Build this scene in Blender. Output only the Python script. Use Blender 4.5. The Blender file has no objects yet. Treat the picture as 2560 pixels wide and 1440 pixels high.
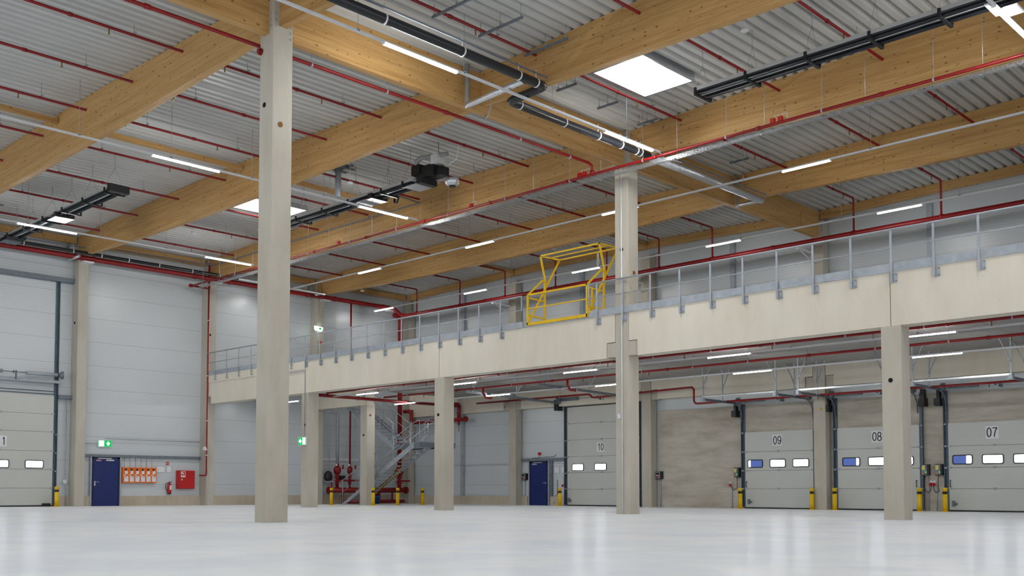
import bpy, math, random
from mathutils import Vector, Matrix
random.seed(7)
D = bpy.data
COL = bpy.context.scene.collection
W0 = {}                      # world origin of every object that was built

# ------------------------------------------------------------------ helpers
def lin(c):
    c = c / 255.0
    return c / 12.92 if c <= 0.04045 else ((c + 0.055) / 1.055) ** 2.4
def rgb(r, g, b): return (lin(r), lin(g), lin(b), 1.0)

class MB:
    def __init__(s): s.v = []; s.f = []; s.sm = []; s.mi = []; s.cur = 0
    def face(s, idx, smooth=False): s.f.append(tuple(idx)); s.sm.append(smooth); s.mi.append(s.cur)
    def box(s, x0, y0, z0, x1, y1, z1):
        x0, x1 = min(x0, x1), max(x0, x1); y0, y1 = min(y0, y1), max(y0, y1); z0, z1 = min(z0, z1), max(z0, z1)
        n = len(s.v)
        s.v += [(x0,y0,z0),(x1,y0,z0),(x1,y1,z0),(x0,y1,z0),(x0,y0,z1),(x1,y0,z1),(x1,y1,z1),(x0,y1,z1)]
        for q in ((0,3,2,1),(4,5,6,7),(0,1,5,4),(1,2,6,5),(2,3,7,6),(3,0,4,7)): s.face([n+i for i in q])
        return s
    def bar(s, p, q, w, h, up=(0,0,1)):
        p, q = Vector(p), Vector(q); d = (q - p).normalized(); u = Vector(up)
        if abs(d.dot(u)) > 0.99: u = Vector((0,1,0))
        a = d.cross(u).normalized() * (w/2); b = a.cross(d).normalized() * (h/2)
        n = len(s.v)
        for c in (p, q):
            for k in (-a-b, a-b, a+b, -a+b): s.v.append(tuple(c + k))
        for k in ((0,1,2,3),(7,6,5,4),(0,4,5,1),(1,5,6,2),(2,6,7,3),(3,7,4,0)): s.face([n+i for i in k])
        return s
    def tube(s, pts, r, n=10, smooth=True):
        P = [Vector(p) for p in pts]; m = len(P); base = len(s.v)
        rr = r if isinstance(r, (list, tuple)) else [r]*m
        t0 = (P[1]-P[0]).normalized(); u = Vector((0,0,1))
        if abs(t0.dot(u)) > 0.95: u = Vector((0,1,0))
        a = t0.cross(u).normalized()
        for i in range(m):
            ti = (P[min(i+1,m-1)]-P[max(i-1,0)]).normalized()
            if 0 < i < m-1:
                d1 = (P[i]-P[i-1]).normalized(); d2 = (P[i+1]-P[i]).normalized()
                cs = max(0.35, math.sqrt(max(0.0, (1+d1.dot(d2))/2)))
                ben = (d2 - d1)
            else: cs = 1.0; ben = Vector((0,0,0))
            a = (a - ti*a.dot(ti)); 
            if a.length < 1e-6: a = ti.orthogonal()
            a.normalize(); b = ti.cross(a)
            bn = ben.normalized() if ben.length > 1e-6 else None
            for k in range(n):
                o = (a*math.cos(2*math.pi*k/n) + b*math.sin(2*math.pi*k/n))*rr[i]
                if bn is not None: o += bn*(o.dot(bn))*(1/cs-1)
                s.v.append(tuple(P[i]+o))
        for i in range(m-1):
            for k in range(n):
                k2 = (k+1) % n
                s.face((base+i*n+k, base+i*n+k2, base+(i+1)*n+k2, base+(i+1)*n+k), smooth)
        s.face([base+k for k in range(n)][::-1]); s.face([base+(m-1)*n+k for k in range(n)])
        return s
    def cyl(s, p, q, r, n=14): return s.tube([p, q], r, n)
    def ext(s, pts, axis, a, b):
        n = len(s.v); m = len(pts)
        for c in (a, b):
            for (i, j) in pts:
                s.v.append((c,i,j) if axis == 'x' else (i,c,j) if axis == 'y' else (i,j,c))
        s.face([n+i for i in range(m)]); s.face([n+m+i for i in range(m)][::-1])
        for i in range(m):
            j = (i+1) % m; s.face((n+i, n+m+i, n+m+j, n+j))
        return s
    def lathe(s, c, prof, n=16):
        base = len(s.v)
        for (r, z) in prof:
            for k in range(n): s.v.append((c[0]+r*math.cos(2*math.pi*k/n), c[1]+r*math.sin(2*math.pi*k/n), c[2]+z))
        for i in range(len(prof)-1):
            for k in range(n):
                k2 = (k+1) % n; s.face((base+i*n+k, base+i*n+k2, base+(i+1)*n+k2, base+(i+1)*n+k), True)
        s.face([base+k for k in range(n)][::-1]); s.face([base+(len(prof)-1)*n+k for k in range(n)])
        return s
    def each(s, name, mat, parent=None):
        # every connected piece becomes a part of its own
        par = list(range(len(s.v)))
        def find(i):
            while par[i] != i: par[i] = par[par[i]]; i = par[i]
            return i
        for f in s.f:
            for k in f[1:]: par[find(f[0])] = find(k)
        out = {}
        for f, m in zip(s.f, s.sm): out.setdefault(find(f[0]), []).append((f, m))
        res = []
        for fs in out.values():
            b = MB(); mp = {}
            for f, m in fs:
                for k in f:
                    if k not in mp: mp[k] = len(b.v); b.v.append(s.v[k])
                b.face([mp[k] for k in f], m)
            res.append(b.build(name, mat, parent))
        return res
    def build(s, name, mat, parent=None, label=None):
        xs, ys, zs = zip(*s.v)
        o0 = Vector(((min(xs)+max(xs))/2, (min(ys)+max(ys))/2, min(zs)))
        me = D.meshes.new(name); me.from_pydata([tuple(Vector(p)-o0) for p in s.v], [], s.f)
        mats = mat if isinstance(mat, (list, tuple)) else [mat]
        for m in mats: me.materials.append(m)
        me.polygons.foreach_set('use_smooth', s.sm)
        if len(mats) > 1: me.polygons.foreach_set('material_index', s.mi)
        me.update()
        import bmesh
        bm = bmesh.new(); bm.from_mesh(me); bmesh.ops.recalc_face_normals(bm, faces=bm.faces); bm.to_mesh(me); bm.free()
        o = D.objects.new(name, me); COL.objects.link(o)
        if parent is not None:
            o.parent = parent; o.location = o0 - W0[parent]
        else: o.location = o0
        W0[o] = o0
        if label: o['label'] = label
        return o

def tag(o, label, cat, group=None, kind='thing'):
    o['label'] = label; o['category'] = cat
    if group: o['group'] = group
    if kind: o['kind'] = kind
    return o
def thing(name, label, cat, loc, group=None, kind='thing'):
    o = D.objects.new(name, None); COL.objects.link(o); o.location = loc; o.empty_display_size = .2
    W0[o] = Vector(loc)
    return tag(o, label, cat, group, kind)
def struct(o):
    o['kind'] = 'structure'; return o
def dup(root, loc, label=None, group=None):
    r = root.copy(); COL.objects.link(r); r.location = loc; W0[r] = Vector(loc)
    if label: r['label'] = label
    if group: r['group'] = group
    for ch in list(root.children):
        c = ch.copy(); COL.objects.link(c); c.parent = r; W0[c] = W0[r] + c.location
        for g in ch.children:
            d = g.copy(); COL.objects.link(d); d.parent = c
    return r

# ------------------------------------------------------------------ materials
class NT:
    def __init__(s, name):
        s.m = D.materials.new(name); s.m.use_nodes = True; s.t = s.m.node_tree
        s.b = s.t.nodes['Principled BSDF']
    def n(s, typ, **kw):
        x = s.t.nodes.new(typ)
        for k, v in kw.items(): setattr(x, k, v)
        return x
    def l(s, a, b): s.t.links.new(a, b)
    def pos(s, scale=(1,1,1)):
        g = s.n('ShaderNodeNewGeometry'); mp = s.n('ShaderNodeMapping'); mp.inputs['Scale'].default_value = scale
        s.l(g.outputs['Position'], mp.inputs['Vector']); return mp.outputs['Vector']
    def noise(s, vec, scale, detail=4, rough=.55):
        x = s.n('ShaderNodeTexNoise'); x.inputs['Scale'].default_value = scale; x.inputs['Detail'].default_value = detail
        x.inputs['Roughness'].default_value = rough; s.l(vec, x.inputs['Vector']); return x.outputs['Fac']
    def ramp(s, fac, stops):
        x = s.n('ShaderNodeValToRGB'); e = x.color_ramp.elements
        while len(e) < len(stops): e.new(.5)
        for k, (p, c) in enumerate(stops): e[k].position = p; e[k].color = c
        s.l(fac, x.inputs['Fac']); return x.outputs['Color']
    def mix(s, fac, a, b, mode='MIX'):
        x = s.n('ShaderNodeMix', data_type='RGBA', blend_type=mode)
        if hasattr(fac, 'links'): s.l(fac, x.inputs[0])
        else: x.inputs[0].default_value = fac
        for sock, v in ((x.inputs[6], a), (x.inputs[7], b)):
            if hasattr(v, 'links'): s.l(v, sock)
            else: sock.default_value = v
        return x.outputs[2]
    def math(s, op, a, b=None):
        x = s.n('ShaderNodeMath', operation=op)
        for i, v in enumerate((a, b)):
            if v is None: continue
            if hasattr(v, 'links'): s.l(v, x.inputs[i])
            else: x.inputs[i].default_value = v
        return x.outputs[0]
    def sep(s):
        g = s.n('ShaderNodeNewGeometry'); x = s.n('ShaderNodeSeparateXYZ'); s.l(g.outputs['Position'], x.inputs[0]); return x.outputs
    def bump(s, h, strength=.2, dist=.02):
        x = s.n('ShaderNodeBump'); x.inputs['Strength'].default_value = strength; x.inputs['Distance'].default_value = dist
        s.l(h, x.inputs['Height']); s.l(x.outputs['Normal'], s.b.inputs['Normal'])
    def set(s, col=None, rough=None, metal=None, spec=None):
        for k, v in (('Base Color', col), ('Roughness', rough), ('Metallic', metal), ('Specular IOR Level', spec)):
            if v is None: continue
            if hasattr(v, 'links'): s.l(v, s.b.inputs[k])
            else: s.b.inputs[k].default_value = v
        return s.m

def paint(name, c, rough=.45, metal=0.0, vary=.08, scale=3.0):
    t = NT(name); f = t.noise(t.pos(), scale, 3)
    dark = tuple(x*(1-vary*2) for x in c[:3])+(1,); lite = tuple(min(1, x*(1+vary)) for x in c[:3])+(1,)
    return t.set(t.ramp(f, [(.3, dark), (.7, lite)]), rough, metal)

def concrete(name, c1, c2, c3, sc=1.0, rough=.75, st=((1,1,.45),(1,1,.25)), amt=.30):
    t = NT(name)
    a = t.noise(t.pos(st[0]), .55*sc, 6, .6); b = t.noise(t.pos(st[1]), 3.2*sc, 6, .65); c = t.noise(t.pos(), 60, 3)
    col = t.ramp(a, [(.30, c3), (.5, c1), (.70, c2)])
    col = t.mix(amt, col, t.ramp(b, [(.32, c3), (.62, c2)]))
    v = t.n('ShaderNodeTexVoronoi'); v.inputs['Scale'].default_value = 7; t.l(t.pos(), v.inputs['Vector'])
    pit = t.ramp(v.outputs['Distance'], [(.035, (.35,.33,.3,1)), (.075, (1,1,1,1))])
    col = t.mix(.55, col, t.mix(1.0, col, pit, 'MULTIPLY'))
    t.bump(c, .08, .01)
    return t.set(col, rough, 0, .3)

def glulam(name, along):
    t = NT(name); x, y, z = t.sep()
    L = x if along == 'x' else y
    cb = t.n('ShaderNodeCombineXYZ'); t.l(t.math('MULTIPLY', L, .35), cb.inputs[0]); 
    t.l(t.math('MULTIPLY', z, 9.0), cb.inputs[1]); t.l(t.math('MULTIPLY', y if along == 'x' else x, 9.0), cb.inputs[2])
    g1 = t.noise(cb.outputs[0], 1.0, 6, .6); g2 = t.noise(cb.outputs[0], 4.5, 4, .6)
    col = t.ramp(g1, [(.25, rgb(168,124,68)), (.45, rgb(201,156,94)), (.62, rgb(215,173,112)), (.8, rgb(224,186,127))])
    col = t.mix(.28, col, t.ramp(g2, [(.35, rgb(152,112,62)), (.65, rgb(216,180,124))]))
    # lamella joints every 40 mm, very faint, each lamella its own tint
    lam = t.math('FRACT', t.math('MULTIPLY', z, 25.0)); ln = t.math('LESS_THAN', lam, .10)
    wn = t.n('ShaderNodeTexWhiteNoise', noise_dimensions='1D'); t.l(t.math('FLOOR', t.math('MULTIPLY', z, 25.0)), wn.inputs['W'])
    col = t.mix(t.math('MULTIPLY', ln, .12), col, rgb(120,80,38))
    col = t.mix(t.math('MULTIPLY', wn.outputs['Value'], .14), col, rgb(212,172,112))
    # knots
    cv = t.n('ShaderNodeCombineXYZ'); t.l(t.math('MULTIPLY', L, 3.3), cv.inputs[0]); t.l(t.math('MULTIPLY', z, 6.6), cv.inputs[1])
    v = t.n('ShaderNodeTexVoronoi', voronoi_dimensions='2D'); v.inputs['Scale'].default_value = 1.0; t.l(cv.outputs[0], v.inputs['Vector'])
    sc = t.n('ShaderNodeSeparateColor'); t.l(v.outputs['Color'], sc.inputs[0])
    rad = t.math('MULTIPLY', t.math('POWER', sc.outputs[0], 2.2), .15)
    ng = t.n('ShaderNodeNewGeometry'); ns = t.n('ShaderNodeSeparateXYZ'); t.l(ng.outputs['Normal'], ns.inputs[0])
    k = t.math('MULTIPLY', t.math('LESS_THAN', v.outputs['Distance'], rad), t.math('LESS_THAN', t.math('ABSOLUTE', ns.outputs[2]), .5))
    col = t.mix(t.math('MULTIPLY', k, .66), col, rgb(92,58,28))
    return t.set(col, .5, 0, .35)

def panel(name, c, z0, pitch, rough=.38, joint=.012, rib=.12):
    t = NT(name); x, y, z = t.sep()
    fr = t.math('FRACT', t.math('DIVIDE', t.math('SUBTRACT', z, z0), pitch))
    j = t.math('LESS_THAN', fr, joint/pitch*1.5)
    mic = t.math('SINE', t.math('MULTIPLY', z, 2*math.pi/.105))
    n = t.noise(t.pos((.3,.3,.3)), 1.0, 3)
    lo = tuple(v*.93 for v in c[:3])+(1,); col = t.ramp(n, [(.3, lo), (.7, c)])
    col = t.mix(t.math('MULTIPLY', t.math('GREATER_THAN', mic, .80), .09 if rib > .1 else .05), col, rgb(120,125,130))
    col = t.mix(t.math('MULTIPLY', j, .38), col, rgb(90,96,100))
    t.bump(mic, rib, .004)
    return t.set(col, rough, 0, .5)

def emit(name, c, s):
    t = NT(name); t.b.inputs['Base Color'].default_value = c; t.b.inputs['Emission Color'].default_value = c
    t.b.inputs['Emission Strength'].default_value = s; t.b.inputs['Roughness'].default_value = .4
    return t.m

M = {}
M['concrete'] = concrete('column_concrete', rgb(193,187,174), rgb(204,199,186), rgb(175,167,151))
M['concrete_beam'] = concrete('beam_concrete', rgb(229,222,206), rgb(236,230,217), rgb(217,209,190), .8)
M['concrete_wall'] = concrete('wall_concrete', rgb(188,180,167), rgb(210,204,194), rgb(162,152,136), .55, .75, ((.55,.55,1.5),(.5,.5,2.2)), .5)
M['plinth'] = concrete('plinth_concrete', rgb(196,184,165), rgb(210,200,183), rgb(176,162,140), 1.2)
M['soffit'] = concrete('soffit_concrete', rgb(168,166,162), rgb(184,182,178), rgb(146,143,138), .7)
M['wood_x'] = glulam('glulam_along_hall', 'x'); M['wood_y'] = glulam('glulam_across_hall', 'y')
M['panel'] = panel('wall_panel_white', rgb(212,219,223), 3.02, 1.03, .3)
M['doorpanel'] = panel('door_panel_grey', rgb(206,208,203), 0, 50.0, .45, 0, .03)
M['galv'] = paint('galvanised_steel', rgb(172,180,189), .45, .15, .08, 6)
M['galv_dark'] = paint('dark_steel', rgb(118,128,138), .45, .2, .10, 6)
M['track'] = paint('track_steel', rgb(82,98,110), .4, .3, .08, 5)
M['alu'] = paint('bright_aluminium', rgb(205,210,216), .32, .7, .05, 6)
M['rail_white'] = paint('white_trunking', rgb(226,229,233), .4, .0, .03)
M['red'] = paint('red_pipe_paint', rgb(144,10,14), .42, 0, .10, 2.0)
M['red_bright'] = paint('red_cabinet_paint', rgb(196,16,20), .35, 0, .05)
M['yellow'] = paint('yellow_paint', rgb(240,196,0), .45, 0, .05)
M['black'] = paint('black_plastic', rgb(22,24,27), .45, 0, .1)
M['pipe_black'] = paint('black_pipe', rgb(26,30,36), .32, 0, .1)
M['lining'] = paint('dark_grey_lining', rgb(70,72,74), .5, .1, .08)
M['hood_dark'] = paint('dark_heater_steel', rgb(36,40,46), .35, .4, .1)
M['blue'] = paint('navy_door_paint', rgb(6,34,106), .4, 0, .08)
M['navy_dark'] = paint('navy_door_frame', rgb(5,18,62), .4, 0, .08)
M['orange'] = paint('orange_panel_paint', rgb(238,112,18), .45, 0, .05)
M['white'] = paint('white_plastic', rgb(232,234,236), .45, 0, .03)
M['grey'] = paint('grey_plastic', rgb(165,168,170), .5, 0, .05)
M['bluepaint'] = paint('blue_pipe_paint', rgb(20,66,150), .4, 0, .08)
M['brass'] = paint('brass', rgb(150,112,60), .4, .8, .08)
M['hole'] = paint('dark_hole', rgb(14,13,12), .9, 0, .05)
M['cork'] = paint('brown_plug', rgb(140,98,52), .8, 0, .2, 30)
M['paper'] = paint('paper', rgb(236,236,240), .7, 0, .03)
M['ink'] = paint('dark_ink', rgb(40,42,52), .7, 0, .03)
M['green'] = emit('exit_sign_green', rgb(0,150,72), 1.0)
M['sign_lit'] = emit('exit_sign_white', rgb(235,255,245), 3.0)
M['led'] = emit('green_led', rgb(40,255,80), 3.0)
M['tube'] = emit('lit_tube', (1.0, .985, .965, 1), 135.0)
M['tube_x'] = emit('lit_tube_over_mezzanine', (1.0, .985, .965, 1), 62.0)
M['tube_mezz'] = emit('lit_tube_under_mezzanine', (1.0, .985, .965, 1), 95.0)
M['sky'] = emit('daylight_pane', (.93, .965, 1.0, 1), 3.5)
M['door_light'] = emit('daylit_door_pane', (.88, .93, 1.0, 1), 7.0)  # glow put into the pane for daylight outside; wall behind is solid
M['door_blue'] = emit('blue_shaded_door_pane', rgb(70,92,156), .6)
M['deck'] = paint('roof_deck_steel', rgb(212,214,212), .42, .0, .03, .6)
M['foil'] = NT('silver_foil').m
def _foil():
    t = NT('silver_insulation_foil'); f = t.noise(t.pos(), 14, 4); t.bump(f, .6, .03); M['foil'] = t.set(rgb(216,220,224), .28, .85)
_foil()
def _floor():
    t = NT('polished_concrete_floor')
    a = t.noise(t.pos((1,1,1)), .42, 7, .62); b = t.noise(t.pos((1,.5,1)), 2.1, 6, .6); c = t.noise(t.pos(), 5, 5, .7)
    col = t.ramp(a, [(.30, rgb(216,222,230)), (.47, rgb(232,236,240)), (.56, rgb(243,244,245)), (.70, rgb(228,232,237))])
    col = t.mix(.25, col, t.ramp(b, [(.35, rgb(218,223,230)), (.65, rgb(247,248,248))]))
    mixn = t.math('ADD', t.math('MULTIPLY', b, .5), t.math('MULTIPLY', a, .5))
    r = t.n('ShaderNodeMapRange'); r.inputs[1].default_value = .35; r.inputs[2].default_value = .65
    r.inputs[3].default_value = .12; r.inputs[4].default_value = .24; t.l(mixn, r.inputs[0])
    t.t.nodes.remove(t.b)
    df = t.n('ShaderNodeBsdfDiffuse'); t.l(col, df.inputs['Color']); df.inputs['Roughness'].default_value = .3
    gl = t.n('ShaderNodeBsdfGlossy'); t.l(r.outputs[0], gl.inputs['Roughness']); gl.inputs['Color'].default_value = (.95,.97,1,1)
    mx = t.n('ShaderNodeMixShader'); mf = t.n('ShaderNodeMapRange'); mf.inputs[1].default_value = .3; mf.inputs[2].default_value = .7
    mf.inputs[3].default_value = .10; mf.inputs[4].default_value = .26; t.l(mixn, mf.inputs[0]); t.l(mf.outputs[0], mx.inputs[0])
    t.l(df.outputs[0], mx.inputs[1]); t.l(gl.outputs[0], mx.inputs[2]); t.l(mx.outputs[0], t.t.nodes['Material Output'].inputs['Surface'])
    M['floor'] = t.m
_floor()
def _haz():
    t = NT('yellow_black_hazard_tape'); x, y, z = t.sep()
    s = t.math('FRACT', t.math('MULTIPLY', t.math('ADD', x, z), 4.2)); k = t.math('GREATER_THAN', s, .5)
    M['hazard'] = t.set(t.mix(k, rgb(240,196,0), rgb(20,20,20)), .5)
_haz()

# ------------------------------------------------------------------ key dimensions (metres)
XG, SPAN = -18.756, 24.69           # girder line and beam span
def fz(y): return .0033*(24.15-y)   # the slab falls slightly towards the docks
def uu(x):
    u = ((x - (XG-SPAN))/SPAN) % 1.0
    return 1-(2*u-1)**2
def ztop(x): return 11.56+.27*uu(x)
def zbot(x): return 10.71-.23*uu(x)
YB = [12.04, 18.2, 24.4, 30.5]
XW, YW = -43.75, 36.9               # inner faces of end wall and dock wall

# ------------------------------------------------------------------ setting
b = MB(); b.v = [(XW-.3,-10,fz(-10)),(12,-10,fz(-10)),(12,YW+.3,fz(YW+.3)),(XW-.3,YW+.3,fz(YW+.3)),
                 (XW-.3,-10,fz(-10)-.25),(12,-10,fz(-10)-.25),(12,YW+.3,fz(YW+.3)-.25),(XW-.3,YW+.3,fz(YW+.3)-.25)]
for q in ((0,1,2,3),(7,6,5,4),(0,4,5,1),(1,5,6,2),(2,6,7,3),(3,7,4,0)): b.face(q)
struct(b.build('floor', M['floor']))

def deck():
    b = MB(); pitch = .31; prof = [(0,0),(.145,0),(.207,.135),(.248,.135)]
    xs = []; x = XW-.2
    while x < 12:
        for dx, dz in prof: xs.append((x+dx, ztop(x+dx)+dz))
        x += pitch
    ys = (-10, YW+.2); n = len(xs)
    for y in ys: b.v += [(p[0], y, p[1]) for p in xs]
    for i in range(n-1): b.face((i, n+i, n+i+1, i+1))
    # insulation board closing the deck from above
    m = len(b.v)
    b.box(XW-.2, -10, 12.05, 12, YW+.2, 12.2)
    return b.build('ceiling', M['deck'])
struct(deck())

b = MB(); b.box(XW-.25,-10,-.3,XW,YW+.25,12.2); struct(b.build('wall_left', M['panel']))
b = MB(); b.box(XW,YW,-.3,12,YW+.25,12.2); struct(b.build('wall_back', M['panel']))
# cast concrete dock wall (right part of the dock side) and the panel strip above it
b = MB(); b.box(-26.6,YW-.06,-.3,12,YW-.001,4.2); struct(b.build('wall_dock', M['concrete_wall']))
b = MB(); b.box(XW,YW-.10,-.3,-34.52,YW-.001,.40); b.box(-33.0,YW-.10,-.3,-32.05,YW-.001,.40); struct(b.build('baseboard_back', M['plinth']))
b = MB(); b.box(XW+.001,-10,-.3,XW+.10,13.0,.45); b.box(XW+.001,17.5,-.3,XW+.10,18.95,.45); b.box(XW+.001,20.32,-.3,XW+.10,YW-.12,.45)
struct(b.build('baseboard_left', M['plinth']))

# ------------------------------------------------------------------ concrete columns
def hole(face, c, r, mat, par, name='cast_hole'):
    b = MB()
    d = .012
    if face == 'y': b.cyl((c[0],c[1]-d,c[2]), (c[0],c[1]+.01,c[2]), r, 18)
    else: b.cyl((c[0]+d,c[1],c[2]), (c[0]-.01,c[1],c[2]), r, 18)
    return b.build(name, mat, par)
def column(label, x0, x1, y0, y1, z1, group=None, head=None):
    t = thing('concrete_column', label, 'column', ((x0+x1)/2,(y0+y1)/2,fz((y0+y1)/2)), group)
    zb = fz((y0+y1)/2)-.02; c = .012
    b = MB(); pts = [(x0+c,y0),(x1-c,y0),(x1,y0+c),(x1,y1-c),(x1-c,y1),(x0+c,y1),(x0,y1-c),(x0,y0+c)]
    b.ext(pts, 'z', zb, z1); b.build('shaft', M['concrete'], t)
    if head:
        b = MB(); b.box(head[0],head[2],z1,head[1],head[3],ztop((x0+x1)/2)-.01); b.build('head', M['concrete'], t)
    return t
c1 = column('tall grey concrete column standing free in the hall in front of all others', -19.006,-18.506,11.787,12.287,11.55)
hole('y',(-18.81,11.787,9.01),.055,M['hole'],c1); hole('x',(-18.506,11.99,8.56),.06,M['cork'],c1,'round_plug')
b = MB()
for k in range(3): b.cyl((-18.58,11.775,10.95-.13*k),(-18.58,11.80,10.95-.13*k),.03,10); b.cyl((-18.495,11.86,10.95-.13*k),(-18.52,11.86,10.95-.13*k),.03,10); b.cyl((-18.495,12.22,10.75-.13*k),(-18.52,12.22,10.75-.13*k),.03,10)
b.each('bolt', M['galv'], c1)
cc = column('full-height concrete column rising through the mezzanine edge, white conduit up its front', -19.006,-18.506,24.15,24.65,11.55)
hole('y',(-18.75,24.15,7.96),.06,M['hole'],cc); hole('x',(-18.506,24.43,7.26),.06,M['cork'],cc,'round_plug')
b = MB(); b.box(-19.32,24.15,4.73,-19.0,24.65,5.16); b.build('corbel', M['concrete'], cc)
b = MB(); b.box(-18.51,24.15,4.73,-18.21,24.65,5.16); b.build('corbel', M['concrete'], cc)
for x, lab, hx in ((-10.266,'concrete column carrying the mezzanine edge in front of dock doors 08 and 07',-10.54),
               (-26.705,'concrete column carrying the mezzanine edge just right of the steel staircase',-26.99),
               (-34.955,'concrete column under the mezzanine edge with a green exit sign on its front',-35.21)):
    c = column(lab, x-.5, x, 24.15, 24.65, 4.715)
    hole('y',(hx,24.15,3.39),.055,M['hole'],c)
# end wall columns
for y, lab, h in ((18.07,'end wall concrete column between the left dock door and the navy door', 7.85),(24.15,'end wall concrete column at the left end of the mezzanine edge',7.97),
               (30.3,'end wall concrete column above and below the mezzanine, behind the hanging exit sign',6.9),(36.42,'concrete corner column where end wall and dock wall meet',None)):
    c = column(lab, XW+.002, -43.15, y, y+.42, 10.6, None, (XW+.002,-43.35,y+.08,y+.34))
    if h and y < 20: hole('y',(-43.46,y,h),.06,M['hole'],c)
    if h and y > 20: hole('x',(-43.15,y+.1,h),.06,M['hole'],c)
# dock wall columns (pass up through the mezzanine)
for i, x in enumerate((-34.93,-26.70,-18.47)):
    lab = ['dock wall concrete column beside the navy door under the mezzanine','dock wall concrete column at the left end of the bare concrete wall','dock wall concrete column between dock doors 09 and 08',
           'dock wall concrete column right of dock door 07','dock wall concrete column farthest right'][i]
    c = column(lab, x-.5, x, 36.4, YW-.062, 11.15)
    hole('y',(x-.1,36.4,6.55),.06,M['hole'],c)
c = column('short concrete column beside the steel staircase under the mezzanine', -39.45,-38.95,30.25,30.75,4.80)
hole('y',(-39.19,30.25,3.35),.055,M['hole'],c); hole('x',(-38.95,30.46,4.31),.055,M['cork'],c,'round_plug')

# ------------------------------------------------------------------ mezzanine
segs = [(-43.14,-35.22,'mezzanine edge beam, leftmost stretch, meeting the end wall column'),(-35.20,-26.97,'mezzanine edge beam over the exit sign column and the stair'),
        (-26.95,-19.02,'mezzanine edge beam below the yellow pallet gate'),(-18.49,-10.52,'mezzanine edge beam right of the full-height column'),(-10.50,-2.2,'mezzanine edge beam, rightmost stretch')]
for i, (x0, x1, lab) in enumerate(segs):
    pts = [(x0,4.715),(x1,4.715),(x1,6.03),(x0,6.03)]
    if i == 2: pts = [(x0,4.715),(-19.34,4.715),(-19.34,5.18),(x1,5.18),(x1,6.03),(x0,6.03)]
    if i == 3: pts = [(-18.19,4.715),(x1,4.715),(x1,6.03),(x0,6.03),(x0,5.18),(-18.19,5.18)]
    if i == 0: pts = [(x0+.35,4.715),(x1,4.715),(x1,6.03),(x0,6.03),(x0,5.05),(x0+.35,5.05)]
    b = MB(); b.ext(pts, 'y', 24.15, 24.64); o = b.build('concrete_edge_beam', M['concrete_beam']); tag(o, lab, 'beam', 'precast beams along the mezzanine edge')
    if i == 0:
        bb = MB(); bb.box(x0,24.125,5.70,x1,24.15,6.03); bb.build('ledge', M['concrete_beam'], o)
b = MB(); b.box(XW+.01,24.66,5.55,-39.3,30.20,5.98)
for k in range(21):          # precast planks with open joints underneath
    x0 = -39.28+k*2.05; b.box(x0,24.66,5.55,x0+2.035,36.36,5.98)
o = b.build('mezzanine_slab', M['soffit']); struct(o); 
wsegs = [(-43.1,-35.47,'dock wall beam behind the staircase landing, with red pipework below'),(-34.91,-27.22,'dock wall beam over the rear navy door and dock door 10'),
         (-26.68,-18.99,'dock wall beam over the bare concrete wall and dock door 09'),(-18.45,-10.76,'dock wall beam over dock doors 08 and 07')]
for x0, x1, lab in wsegs:
    b = MB(); b.ext([(x0+.33,4.70),(x1-.33,4.70),(x1-.33,5.12),(x1,5.12),(x1,5.98),(x0,5.98),(x0,5.12),(x0+.33,5.12)], 'y', 36.42, YW-.01)
    tag(b.build('concrete_wall_beam', M['concrete_beam']), lab, 'beam', 'precast beams along the dock wall')
    for q in ((x0,x0+.31),(x1-.31,x1)):
        pass
for i, x in enumerate((-34.93,-26.70,-18.47)):
    wh = ['by the rear navy door','at the bare concrete wall','between doors 09 and 08','right of door 07'][i]
    for d0, d1, side in ((-.83,-.51,'left'),(.01,.33,'right')):
        b = MB(); b.box(x+d0,36.46,4.68,x+d1,YW-.07,5.10)
        tag(b.build('concrete_corbel', M['concrete']), side+' corbel on the dock wall column '+wh, 'corbel', 'corbels on the dock wall columns')
b = MB(); b.box(-43.14,30.25,4.80,-38.95,30.70,5.53); o = b.build('concrete_stair_beam', M['concrete_beam']); tag(o,'short concrete beam on top of the staircase column, running to the end wall','beam')
b = MB(); b.box(-39.75,30.235,5.05,-39.5,30.25,5.4); b.each('steel_plate', M['galv'], o)
b = MB(); b.box(-39.35,30.235,5.05,-39.1,30.25,5.4); b.each('steel_plate', M['galv'], o)

# ------------------------------------------------------------------ glulam roof
def xbeam(label, x0, x1, yc, top=ztop, bot=zbot, w=.2, group='glulam roof beams along the hall'):
    n = 14; xs = [x0+(x1-x0)*i/n for i in range(n+1)]
    pts = [(x, bot(x)) for x in xs]+[(x, top(x)-.002) for x in reversed(xs)]
    b = MB(); b.ext(pts, 'y', yc-w/2, yc+w/2); return tag(b.build('glulam_beam', M['wood_x']), label, 'beam', group)
XL, XA, XB2, XR = -43.36, XG-.115, XG+.115, XG+SPAN
xbeam('glulam beam at upper left, ending at the free-standing hall column', XL, -19.0, YB[0])
xbeam('short piece of glulam beam at the top, right of the free-standing column', -18.51, XR, YB[0])
xbeam('second glulam beam, left of the girder, ending on the end wall column', XL, XA, YB[1])
xbeam('glulam beam right of the girder crossing the top of the photo behind the skylight', XB2, XR, YB[1])
xbeam('glulam beam behind the middle radiant heater, left of the full-height column', XL, -19.0, YB[2])
xbeam('glulam beam behind the long right radiant heater and red main pipe', -18.51, XR, YB[2])
xbeam('glulam beam over the mezzanine, left of the girder', XL, XA, YB[3])
xbeam('glulam beam over the mezzanine, right of the girder', XB2, XR, YB[3])
XU = [-43.40,-35.18,-26.95,XG]
def bl(x): return ztop(x)-.33
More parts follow.
